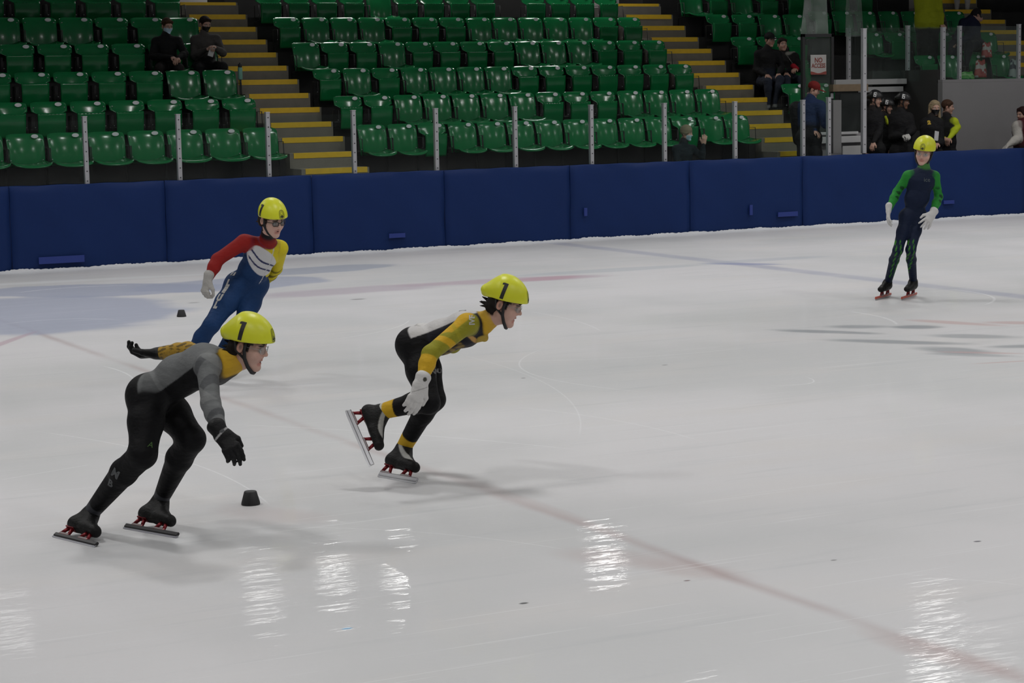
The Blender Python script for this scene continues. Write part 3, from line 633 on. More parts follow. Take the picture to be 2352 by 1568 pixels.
def head_body(skin, hair, lip=None, mask=None, hairline=.06, eyes=(.02, .012, .01), mouth_open=.0, brows=None):
    lip = lip or (skin[0]*.8, skin[1]*.56, skin[2]*.56); b = Body(); S_ = skin
    b.ell((0, -.012, .038), (.074, .094, .084), S_, k=.03)
    b.ell((0, .03, -.03), (.059, .058, .076), S_, k=.03)
    for s in (-1, 1):
        b.seg((s*.048, .0, -.052), (s*.012, .06, -.098), .022, .017, S_, k=.025); b.ball((s*.033, .052, -.03), .028, S_, k=.03)
        b.seg((s*.05, .065, .02), (s*.012, .083, .018), .008, .009, S_, k=.015)
    b.ball((0, .068, -.1), .017, S_, k=.02)
    b.seg((0, .082, .012), (0, .104, -.024), .0075, .0105, S_, k=.012)
    for s in (-1, 1): b.ball((s*.0105, .094, -.029), .0075, S_, k=.008)
    for s in (-1, 1):
        b.ball((s*.031, .092, -.001), .0125, S_, k=.012, op='sub'); b.ball((s*.031, .0745, -.001), .0118, (.3, .27, .25), k=.001)
        b.seg((s*.044, .073, .004), (s*.019, .079, .0065), .0042, .0042, S_, k=.003)
    b.seg((-.019, .078, -.058), (0, .086, -.0555), .0042, .0048, lip, k=.005); b.seg((.019, .078, -.058), (0, .086, -.0555), .0042, .0048, lip, k=.005)
    z = -.068-mouth_open
    b.seg((-.015, .077, z), (.015, .077, z), .005, .005, lip, k=.005); b.seg((-.006, .081, z), (.006, .081, z), .005, .005, lip, k=.005)
    for s in (-1, 1):
        M = np.array([[1, 0, 0], [0, 1, .2], [0, -.2, 1.]]); M[:, 1] /= np.linalg.norm(M[:, 1]); M[:, 2] /= np.linalg.norm(M[:, 2])
        b.ell((s*.0765, -.012, -.004), (.0105, .0195, .032), (S_[0]*.98, S_[1]*.85, S_[2]*.8), M, k=.006); b.ell((s*.088, -.006, -.002), (.008, .009, .018), S_, k=.005, op='sub')
    b.seg((0, -.018, -.05), (0, -.03, -.09), .05, .05, S_, k=.03)
    return b
def head_mesh(cell, R, O, sc, skin, hair, mask=None, hairline=.05, mouth_open=0., beanie=None, nape=True):
    b = head_body(skin, hair, mouth_open=mouth_open); V, Q = b.mesh(cell); c = b.colors(V, .002); x, y, z = V.T; ax = np.abs(x)
    inner = (y > .05) & (z < -.055) & (z > -.072-mouth_open)
    if mouth_open: c = put(c, sstep(.012-ax, 0, .006)*sstep(y-.06, 0, .01)*(1-sstep(np.abs(z+.062+mouth_open*.5), mouth_open*.5, mouth_open*.5+.003)), (.08, .015, .015))
    for s in (-1, 1):
        d = np.sqrt((x-s*.031)**2+(z+.0005)**2); c = put(c, (1-sstep(d, .0042, .0058))*sstep(y, .078, .082), (.03, .018, .012))
        d = np.sqrt(((x-s*.032)/.019)**2+((z-.019)/.0042)**2); c = put(c, (1-sstep(d, .8, 1.3))*sstep(y, .05, .06), V3(hair)*.9)
        c = put(c, (1-sstep(np.sqrt(((x-s*.031)/.02)**2+((z-.008)/.003)**2), .7, 1.2))*sstep(y, .06, .065)*.7, V3(skin)*.35)
        d = np.sqrt((ax-.084)**2+((y+.008)/.9)**2+((z+.002)/1.6)**2); c = put(c, (1-sstep(d, .005, .012))*.6, V3(skin)*.45)
        c = put(c, (1-sstep(np.sqrt((x-s*.034)**2+(z+.035)**2), .01, .03))*sstep(y, .05, .06)*.14, (.45, .16, .13))
    hm = np.maximum(sstep(z-hairline-.25*np.maximum(-y+.05, 0)*0, 0, .006)*1., sstep(-y-.028-.0, 0, .008)*sstep(z, -.085, -.07)*(ax < .2))
    hm = np.maximum(hm, sstep(z, .012, .02)*sstep(.055-y, 0, .01)); side = sstep(.035-y, 0, .006)*sstep(y-.008, 0, .005)*sstep(z+.025, 0, .01)*sstep(ax, .058, .064); hm = np.maximum(hm, side*.9)
    ear = np.sqrt(((y+.012)/.024)**2+((z+.004)/.037)**2); hm = hm*np.where(ax > .07, sstep(ear, .9, 1.1), 1)
    if nape: c = put(c, np.clip(hm, 0, 1), hair)
    if mask is not None:
        m = sstep(y, .018, .024)*sstep(-.018-z+.0*ax, 0, .004)*sstep(z+.112, 0, .004); c = put(c, m, mask)
    V = (V*sc)@R.T+O; return V, Q, c
# ---- helmet
def helmet_obj(parent, R, O, sc, cell, shell, num, numcol, emblem=True, straps=True):
    b = Body(); inner = (.012, .012, .012)
    b.ell((0, .012, .026), (.102, .114, .126), shell, k=.02); b.seg((0, -.03, .075), (0, -.116, .042), .072, .03, shell, k=.05, ax=(1, 0, 0), ws=1.15)
    b.ell((0, .006, .02), (.089, .106, .112), inner, k=.004, op='sub')
    def cut(F, G):
        pl = (.028+.10*G[..., 1]-.35*np.maximum(-G[..., 1]-.06, 0)**1.0*.6-G[..., 2]); k = .006; hh = np.clip(.5-.5*(F-pl)/k, 0, 1); return F*(1-hh)+pl*hh+k*hh*(1-hh)
    V, Q = b.mesh(cell, cut); c = np.tile(V3(shell), (len(V), 1)); q = (V-(0, .006, .02))/(.0905, .1075, .1135); ins = np.sqrt((q*q).sum(1)) < 1.0
    ins &= (V[:, 1] > -.112); c[ins] = inner
    W = lambda P: (P*sc)@R.T+O
    he = surf_obj('helmet', [(W(V), Q, c, 0)], [shell_m], parent)
    bv = BVHTree.FromPolygons([tuple(v) for v in V], [tuple(q) for q in Q])
    def decal(polys, cen, right, up, name, mat, off=.0012):
        """lay flat shapes (in metres, cut in small triangles) on the shell"""
        cen, right, up = map(V3, (cen, right, up)); n = np.cross(right, up); bm = bmesh.new(); 
        for pl in polys:
            vs = [bm.verts.new((p[0], p[1], 0)) for p in pl]; bm.faces.new(vs)
        bmesh.ops.triangulate(bm, faces=bm.faces)
        for _ in range(3):
            es = [e for e in bm.edges if e.calc_length() > .006]
            if es: bmesh.ops.subdivide_edges(bm, edges=es, cuts=1, use_grid_fill=False); bmesh.ops.triangulate(bm, faces=bm.faces)
        for v in bm.verts:
            P = cen+right*v.co.x+up*v.co.y+n*.1; hit = bv.ray_cast(Vector(P), Vector(-n)); 
            if hit[0] is None: hit = bv.find_nearest(Vector(P))
            v.co = Vector(W(V3(hit[0])+V3(hit[1])*off))
        o = obj(name, bm, mat, he); return o
    if num == '1':
        for s in (-1, 1):
            L = [[(-.010, -.044), (.010, -.044), (.010, .044), (-.010, .044)], [(-.010, .044), (-.010, .032), (-.021, .030), (-.021, .041), (-.014, .044)]]
            sh = [[(p[0]+p[1]*.04, p[1]) for p in pl] for pl in L]; L2 = [[(x, y) for x, y in pl] for pl in sh]
            decal(L2, (s*.1, -.008, .082), (0, s*1., 0), unit((-s*.35, 0, 1)), 'number_one', numcol)
    elif num == '6':
        for s in (-1, 1):
            polys = [[(-.02, -.035), (.022, -.035), (.022, -.024), (-.02, -.024)], [(-.02, -.024), (-.008, -.024), (-.008, .035), (-.02, .035)], [(-.008, .024), (.022, .024), (.022, .035), (-.008, .035)], [(-.008, -.004), (.022, -.004), (.022, .007), (-.008, .007)], [(.011, -.024), (.022, -.024), (.022, -.004), (.011, -.004)]]
            decal(polys, (s*.1, .01, .085), (0, s*1., 0), unit((-s*.35, 0, 1)), 'number_six', numcol)
    if emblem:
        em = pr('emblem_black', (.02, .025, .01), .5); rings = []
        def arch(w, w2, y0, yt):
            pts = []; m = 14; out = []
            for (ww, top) in ((w, yt), (w2, yt-(w-w2))):
                a = [(ww, y0)]+[(ww*math.cos(math.pi*i/m), top-ww+ww*math.sin(math.pi*i/m)) for i in range(m+1)]+[(-ww, y0)]; out.append(a)
            o_, i_ = out; return [[o_[i], o_[i+1], i_[i+1], i_[i]] for i in range(len(o_)-1)]
        polys = arch(.0215, .0195, -.022, .032)+arch(.0165, .0150, -.02, .027)+arch(.0118, .0105, -.018, .022)+arch(.0072, .006, -.012, .017)
        polys += [[(-.013, -.017), (.013, -.017), (.015, -.011), (.007, -.009), (.004, -.004), (0, .004), (-.004, -.004), (-.007, -.009), (-.015, -.011)], [(-.004, -.024), (.004, -.024), (.004, -.017), (-.004, -.017)],
                  [(-.0195, -.022), (-.017, -.025), (.017, -.025), (.0195, -.022)]]
        decal(polys, (0, .12, .074), (-1, 0, 0), (0, 0, 1), 'front_emblem', em)
    if straps:
        for s in (-1, 1):
            bm = bmesh.new(); Wp = lambda *p: W(V3(p))
            addtube(bm, [Wp(s*.082, .018, .035), Wp(s*.078, .014, -.01), Wp(s*.07, .02, -.05), Wp(s*.052, .036, -.088), Wp(s*.02, .05, -.118), Wp(0, .052, -.122)], [.008*sc, .008*sc, .009*sc, .009*sc, .009*sc, .009*sc], 8)
            addtube(bm, [Wp(s*.080, -.04, .03), Wp(s*.076, -.028, -.02), Wp(s*.07, .016, -.05)], .006*sc, 6); obj('chin_strap', bm, blackstrap, he, True)
    return he
def hair_obj(parent, R, O, sc, col, kind='short', cell=.005):
    b = Body()
    if kind == 'short':
        b.ell((0, -.016, .045), (.081, .1, .086), col, k=.02); b.seg((-.05, .055, .07), (.05, .055, .07), .022, .022, col, k=.02)
        b.ell((0, .075, -.04), (.085, .075, .095), col, k=.01, op='sub'); b.ell((0, -.0, -.075), (.09, .085, .075), col, k=.01, op='sub')
    elif kind == 'long':
        b.ell((0, -.016, .045), (.084, .1, .088), col, k=.02)
        for s in (-1, 1): b.seg((s*.07, -.02, .03), (s*.085, -.01, -.16), .03, .026, col, k=.03); b.seg((s*.04, .05, .09), (s*.075, .035, .0), .02, .014, col, k=.02)
        b.seg((0, -.07, .02), (0, -.07, -.14), .05, .045, col, k=.04, ax=(1, 0, 0), ws=1.4)
        b.ell((0, .09, -.04), (.068, .09, .105), col, k=.01, op='sub')
    elif kind == 'under':       # tufts below a helmet at nape, temple and fringe
        b.seg((-.036, -.045, -.005), (.036, -.045, -.005), .046, .046, col, k=.02); b.seg((-.036, -.055, -.035), (.036, -.055, -.035), .034, .034, col, k=.02)
        for s in (-1, 1):
            b.seg((s*.068, .03, .035), (s*.07, .022, -.012), .012, .006, col, k=.01)
            b.seg((s*.05, -.07, -.03), (s*.055, -.115, -.045), .012, .003, col, k=.008); b.seg((s*.02, -.08, -.03), (s*.015, -.13, -.03), .012, .003, col, k=.008)
            b.seg((s*.05, .075, .05), (s*.015, .088, .028), .011, .007, col, k=.01)
        b.seg((0, -.085, -.01), (.01, -.125, .0), .012, .003, col, k=.008)
    elif kind == 'beanie':
        b.ell((0, -.012, .05), (.088, .104, .1), col, k=.02); b.seg((-.02, 0, .02), (.02, 0, .02), .07, .07, col, k=.02)
        b.ell((0, .07, -.075), (.1, .09, .1), col, k=.01, op='sub'); b.ell((0, -.0, -.11), (.13, .13, .1), col, k=.01, op='sub')
    elif kind == 'cap':
        b.ell((0, -.012, .052), (.086, .102, .085), col, k=.02); b.ell((0, .0, -.06), (.13, .15, .085), col, k=.008, op='sub')
        b.ell((0, .13, .035), (.07, .075, .009), col, k=.01)
    V, Q = b.mesh(cell*1.0); c = b.colors(V)
    if kind in ('short', 'long', 'under'): c = c*(1+.35*np.sin(V[:, :1]*310+V[:, 1:2]*90)*np.sin(V[:, 2:3]*60)) 
    if kind == 'beanie': c = c*(1+.15*np.sin(V[:, 2:3]*700))
    nm = {'short': 'hair', 'long': 'hair', 'under': 'hair', 'beanie': 'knit_hat', 'cap': 'cap'}[kind]
    return surf_obj(nm, [((V*sc)@R.T+O, Q, c, 0)], [loose_m], parent)
def glasses_obj(parent, R, O, sc, dark=True):
    bm = bmesh.new(); W = lambda p: Vector((V3(p)*sc)@R.T+O); r = (.0026 if dark else .001)*sc
    for s in (-1, 1):
        c = (s*.032, .098, -.002); pts = [(c[0]+.0215*math.copysign(abs(math.cos(a))**.6, math.cos(a)), .102-.35*abs(abs(c[0]+.0215*math.cos(a))-.012)**1.05, c[2]+.0165*math.copysign(abs(math.sin(a))**.6, math.sin(a))) for a in np.linspace(0, 2*math.pi, 21)]
        addtube(bm, [W(p) for p in pts], r, 6, False); addtube(bm, [W((s*.0535, .086, .006)), W((s*.076, .06, .006)), W((s*.08, -.005, .008))], r, 6)
    addtube(bm, [W((-.011, .102, .003)), W((0, .106, .006)), W((.011, .102, .003))], r, 6)
    g = obj('glasses', bm, pr('glasses_black', (.01, .01, .01), .3) if dark else pr('glasses_clear_frame', (.3, .32, .33), .3), parent)
    for s in (-1, 1):
        bm = bmesh.new(); c = s*.032; ring = [bm.verts.new(W((c+.02*math.cos(a), .1-.35*abs(abs(c+.02*math.cos(a))-.012), -.002+.015*math.sin(a)))) for a in np.linspace(0, 2*math.pi, 16, endpoint=False)]; bm.faces.new(ring)
        obj('lens', bm, lens_dark if dark else lens_m, g)
    return g
lens_dark = glass_mat('spectacle_lens_dark', (.5, .52, .52), .1, .04)
lens_m = glass_mat('spectacle_lens', (.85, .9, .9), .14, .03)
def hand_obj(parent, wrist, fwd, palm, side, col, curl=(.3, .35, .4, .45), spread=.1, sc=1., cell=.004, cuffc=None, mat=None, name='glove', cuff=.05, thumb_out=.5, marks=(), cuffr=.031):
    """wrist; fwd = towards the fingers; palm = the way the palm faces; side = +1 if the thumb lies on fwd x palm ... else -1"""
    f = unit(fwd); p = V3(palm); p = unit(p-f*(p@f)); x = np.cross(f, -p)*side; R = np.stack([x, f, -p], 1); b = Body(); q = 1.
    b.seg((0, .012, 0), (0, .075, .002), .0165, .0155, col, ax=(1, 0, 0), ws=2.2, k=.012)
    fx = [-.0315, -.0105, .0105, .0295]; ln = [.070, .079, .073, .058]
    for i in range(4):
        a = V3((fx[i], .078 if i in (1, 2) else .073, 0)); sp = (fx[i]/.03)*spread; th = 0
        for j, fr in enumerate((.46, .3, .24)):
            th += curl[i]*(1.0 if j else .7); d = V3((math.sin(sp)*math.cos(th), math.cos(sp)*math.cos(th), -math.sin(th))); e = a+d*ln[i]*fr
            b.seg(a, e, .0108-.0012*j, .0104-.0015*j, col, k=.004); a = e
    t0 = V3((-.026, .02, -.006)); t1 = V3((-.05-.012*thumb_out, .05, -.014)); t2 = t1+V3((-.012*thumb_out, .03, -.01)); b.seg(t0, t1, .016, .0125, col, k=.014); b.seg(t1, t2, .012, .0098, col, k=.005)
    if cuff: b.seg((0, -cuff, 0), (0, .012, 0), cuffr, .0245, cuffc or col, ax=(1, 0, 0), ws=1.25, k=.012)
    else: b.seg((0, -.02, 0), (0, .02, 0), .022, .02, col, ax=(1, 0, 0), ws=1.3, k=.012)
    V, Q = b.mesh(cell/sc); c = b.colors(V, .0015)
    for m in marks: c = m(c, V)
    return surf_obj(name, [((V*sc)@R.T+V3(wrist), Q, c, 0)], [mat or leather_m], parent)
# ---- short-track skate
cup_red = pr('anodised_red', (.16, .005, .01), .35, metal=.5); steel = pr('polished_steel', (.55, .55, .57), .28, metal=.85); tube_dark = pr('blade_tube_black', (.012, .011, .012), .35); steel_d = pr('blade_edge', (.3, .3, .33), .35, metal=.6); cup_base = pr('cup_base_grey', (.2, .2, .2), .4, metal=.5)
orange_red = pr('orange_red_tube', (.42, .07, .04), .4)
def skate(parent, heel, toe, up, bootcol, stripe, tube, cell=.005, sc=1., an=None, kn=None):
    heel, toe = V3(heel), V3(toe); f = unit(toe-heel); u = V3(up); u = unit(u-f*(u@f)); x = np.cross(f, u); R = np.stack([x, f, u], 1); L = np.linalg.norm(toe-heel); O = heel+f*(L*.46)-f*.03*sc
    M4 = Matrix([[R[0, 0]*sc, R[0, 1]*sc, R[0, 2]*sc, O[0]], [R[1, 0]*sc, R[1, 1]*sc, R[1, 2]*sc, O[1]], [R[2, 0]*sc, R[2, 1]*sc, R[2, 2]*sc, O[2]], [0, 0, 0, 1]])
    y0, y1 = .03-L*.46/sc, .03+L*.54/sc
    b = Body(); K_ = bootcol
    b.seg((0, -.085, .115), (0, .03, .105), .033, .03, K_, k=.02); b.seg((0, .03, .105), (.004, .125, .098), .034, .03, K_, k=.02, ax=(1, 0, 0), ws=1.15)
    A = V3((0, -.05, .2)) if an is None else ((V3(an)-O)@R)/sc; Kd_ = unit(((V3(kn)-O)@R)/sc-A) if kn is not None else V3((0, 0, 1)); A = A-Kd_*.0
    b.seg((0, -.07, .128), A, .038, .040, K_, k=.03); b.seg((0, .07, .115), A*.75+V3((0, .012, .03)), .029, .034, K_, k=.03); b.seg(A, A+Kd_*.022, .043, .043, K_, k=.012); b.seg((0, -.03, .13), A*.6+V3((0, .01, .05)), .04, .04, K_, k=.03)
    b.ell((0, -.0, .052), (.05, .17, .028), K_, k=.006, op='sub')
    V, Q = b.mesh(cell/sc); c = b.colors(V); X, Y, Z = V.T
    if stripe is not None:
        band = np.abs(Z-(.245-1.55*(Y+.065)+2.6*(Y+.065)**2*2.2))-.012-.05*np.maximum(0, .0-Y-.03); m = (1-sstep(band, 0, .006))*sstep(np.abs(X), .018, .024)*sstep(.125-Y, 0, .01)*sstep(Z-.098, 0, .004); c = put(c, m, stripe)
        c = put(c, (1-sstep(np.abs(Z-.225), .010, .014))*sstep(-.03-Y, 0, .01), stripe)
    c = put(c, (1-sstep(np.abs(Z-.238), .006, .010))*sstep(-.0-Y, 0, .01)*.5, (.1, .1, .1))
    bo = surf_obj('skate_boot', [((V*sc)@R.T+O, Q, c, 0)], [leather_m], parent)
    for yc in (-.07, .095):
        bm = bmesh.new()
        for dy, lean in ((-.022, -.008), (.016, .010)):
            pts = [(0, yc+dy*1.2+lean, .040), (0, yc+dy*.8, .083)]; addtube(bm, pts, [.0085, .011], 8)
        addbox(bm, (-.017, yc-.034, .078), (.017, yc+.034, .086), .002, 0); addbox(bm, (-.008, yc-.042, .030), (.008, yc+.038, .044), .003, 1)
        bm.transform(M4); obj('blade_cup', bm, [cup_red, cup_base], bo)
    bm = bmesh.new(); n = 12; g = []
    for t in np.linspace(0, 1, n):
        y = y0+.006+(y1-y0-.012)*t; g.append([bm.verts.new((w_, y, z)) for w_, z in ((-.0075, .016), (-.0075, .032), (-.004, .036), (.004, .036), (.0075, .032), (.0075, .016), (.003, .012), (-.003, .012))])
    for i in range(n-1):
        for k in range(8): bm.faces.new((g[i][k], g[i][(k+1) % 8], g[i+1][(k+1) % 8], g[i+1][k]))
    bm.faces.new(g[0]); bm.faces.new(g[-1]); bm.transform(M4); obj('blade_tube', bm, tube, bo)
    bm = bmesh.new(); g = []
    for t in np.linspace(0, 1, 24):
        y = y0+(y1-y0)*t; rock = .004*max(0, abs(2*t-1)-.85)/.15; g.append([bm.verts.new((w_, y, z)) for w_, z in ((-.0014, rock), (-.0014, .017), (.0014, .017), (.0014, rock))])
    for i in range(23):
        for k in range(4): bm.faces.new((g[i][k], g[i][(k+1) % 4], g[i+1][(k+1) % 4], g[i+1][k]))
    bm.faces.new(g[0]); bm.faces.new(g[-1]); bm.transform(M4); obj('blade', bm, steel_d if tube is tube_dark else steel, bo)
    return R, O
# ---- the figure
def figure(J, col, r=None, cell=.007, s=1., loose=0., paint=None, feet=False, extra=()):
    """J: joints in world coordinates. Returns the body's surface parts, ready for surf_obj"""
    q = {k: V3(v) for k, v in J.items()}; r = r or {}; g = lambda k, d: r.get(k, d)*s+loose*(0 if k in ('wr', 'an') else 1)
    ct, cl, cs = col['top'], col['leg'], col['arm']
    b = Body(); pel = (q['hipL']+q['hipR'])/2; shm = (q['shL']+q['shR'])/2; hx = unit(q['hipR']-q['hipL']); sx = unit(q['shR']-q['shL']); nk = q['neck']
    ax = unit(nk-pel); waist = pel+(nk-pel)*.36+q.get('bend', 0); chest = pel+(nk-pel)*.72+q.get('bend', 0)*.8; mx = unit(hx+sx)
    b.seg(q['hipL'], q['hipR'], g('hip', .083), g('hip', .083), cl, k=.04*s, lab='low')
    b.seg(pel, waist, g('hip', .083)*1.02, g('waist', .078), cl, mx, 1.28, k=.04*s, lab='low')
    b.seg(waist, chest, g('waist', .078), g('chest', .098), ct, mx, 1.32, k=.04*s, lab='torso')
    b.seg(chest, chest+(nk-chest)*.62, g('chest', .098), g('chest', .098)*.72, ct, sx, 1.35, k=.04*s, lab='torso')
    b.seg(shm-(q['shR']-shm)*-.75, shm+(q['shL']-shm)*.75, g('sh', .056), g('sh', .056), ct, k=.045*s, lab='torso')
    b.seg(chest+(nk-chest)*.7, nk, .06*s+loose, .052*s+loose*.4, ct, k=.03*s, lab='neck')
    fw = unit(np.cross(V3((0, 0, 1)), hx))
    for S_ in 'LR':
        sh, el, wr, hp, kn, an = (q[k+S_] for k in ('sh', 'el', 'wr', 'hip', 'kn', 'an'))
        b.seg(shm+(sh-shm)*.7, sh, g('sh', .056), g('sh', .056)*.95, cs, k=.035*s, lab='arm'+S_)
        b.seg(sh, el, g('ua', .048), g('el', .038), cs, k=.03*s, lab='arm'+S_); b.seg(el, el+(wr-el)*.35, g('el', .038), g('fa', .038), cs, k=.02*s, lab='fore'+S_); b.seg(el+(wr-el)*.35, wr, g('fa', .038), g('wr', .026), cs, k=.02*s, lab='fore'+S_)
        b.ball(hp-fw*r.get('glo', .022)*s, g('hip', .083)*1.0, cl, k=.05*s, lab='low')
        b.seg(hp, hp+(kn-hp)*.45, g('th', .084), g('th', .084)*.93, cl, k=.04*s, lab='thigh'+S_); b.seg(hp+(kn-hp)*.45, kn, g('th', .084)*.93, g('kn', .056), cl, k=.03*s, lab='thigh'+S_)
        kb = np.cross(hx, unit(an-kn)); kb = kb if kb@fw < 0 else -kb
        m = kn+(an-kn)*.32+kb*.014*s; b.seg(kn, m, g('kn', .056), g('ca', .055), cl, k=.025*s, lab='shin'+S_); b.seg(m, an, g('ca', .055), g('an', .034), cl, k=.025*s, lab='shin'+S_)
    if feet:
        for S_ in 'LR':
            an = q['an'+S_]; b.seg(an+V3((0, 0, -.05*s)), an+fw*.15*s+V3((0, 0, -.075*s)), .042*s, .034*s, col.get('shoe', BLK), k=.02)
    for x_ in extra: b.seg(*x_[0], **x_[1])
    V, Q = b.mesh(cell); c = b.colors(V, .003)
    if paint is not None:
        info = dict(pel=pel, nk=nk, ax=ax, chest=chest, waist=waist, q=q, sx=sx, hx=hx, dorsal=unit(np.cross(mx, ax)), mx=mx)
        D = {}
        for p in b.P:
            if p['lab']: d = b.dist(p, V); D[p['lab']] = np.minimum(D.get(p['lab'], 9), d)
        info['D'] = D
        def own(*labs):
            a = np.minimum.reduce([D[l] for l in labs]); o_ = np.minimum.reduce([D[l] for l in D if l not in labs]); return 1-sstep(a-o_, -.004, .004)
        info['own'] = own; c = paint(V, c, info)
    return b, [(V, Q, c, 0)]
def along(V, a, b): d = V3(b)-V3(a); return (V-V3(a))@d/(d@d)
def person(label, loc, cat='person', group=None): return empty('person', tuple(loc), label, cat, group)
def world_child(root):
    """parts are modelled in world coordinates; hang them under the person's Empty without moving them"""
    inv = Matrix.Translation(-root.location)
    for ch in root.children_recursive: ch.data.transform(inv)
def text_decal(parent, VQ, s, P, n, up, size, mat, name='lettering', bold=.004, squash=1., off=.002, start=.3):
    """letters laid on the cloth: centre P, outward normal n"""
    bv = BVHTree.FromPolygons([tuple(v) for v in VQ[0]], [tuple(q) for q in VQ[1]]); n = unit(n); up = V3(up); up = unit(up-n*(up@n)); rt = np.cross(up, n)
    me = text_mesh(s, size, 0, bold*size/.1) if isinstance(s, str) else None; bm = bmesh.new()
    if me: bm.from_mesh(me); bpy.data.meshes.remove(me)
    else:
        for pl in s: bm.faces.new([bm.verts.new((x, y, 0)) for x, y in pl])
    bmesh.ops.triangulate(bm, faces=bm.faces)
    for _ in range(3):
        es = [e for e in bm.edges if e.calc_length() > .014]
        if es: bmesh.ops.subdivide_edges(bm, edges=es, cuts=1); bmesh.ops.triangulate(bm, faces=bm.faces)
    for v in bm.verts:
        Q_ = V3(P)+rt*v.co.x*squash+up*v.co.y; h = bv.ray_cast(Vector(Q_+n*start), Vector(-n), start+.4)
        if h[0] is None: h = bv.find_nearest(Vector(Q_))
        v.co = h[0]+Vector(n)*off
    return obj(name, bm, mat, parent)

def ankle_at(u, v, H, T, sc=1.):
    """the ankle seen at (u, v), standing square over the skate's mount"""
    H, T = V3(H), V3(T); f = unit(T-H); P0 = H+f*(np.linalg.norm(T-H)*.46-.08*sc); r_ = ray(u, v); return CP_+r_*(((P0-CP_)@f)/(r_@f))
# ================================================================== the four skaters
YEL = (.60, .62, .022); GOLD = (.54, .33, .02); num_m = pr('number_black', (.008, .008, .008), .5); num_w = pr('number_white', (.6, .6, .6), .5)
SK = (.50, .31, .25)
def Kd(D): return lambda u, v, d=0.: V3(K(u, v, D+d))
def head_origin(R, sc, P, local): return V3(P)-(V3(local)*sc)@R.T
EARR, EARL = (.08, -.012, -.004), (-.08, -.012, -.004)
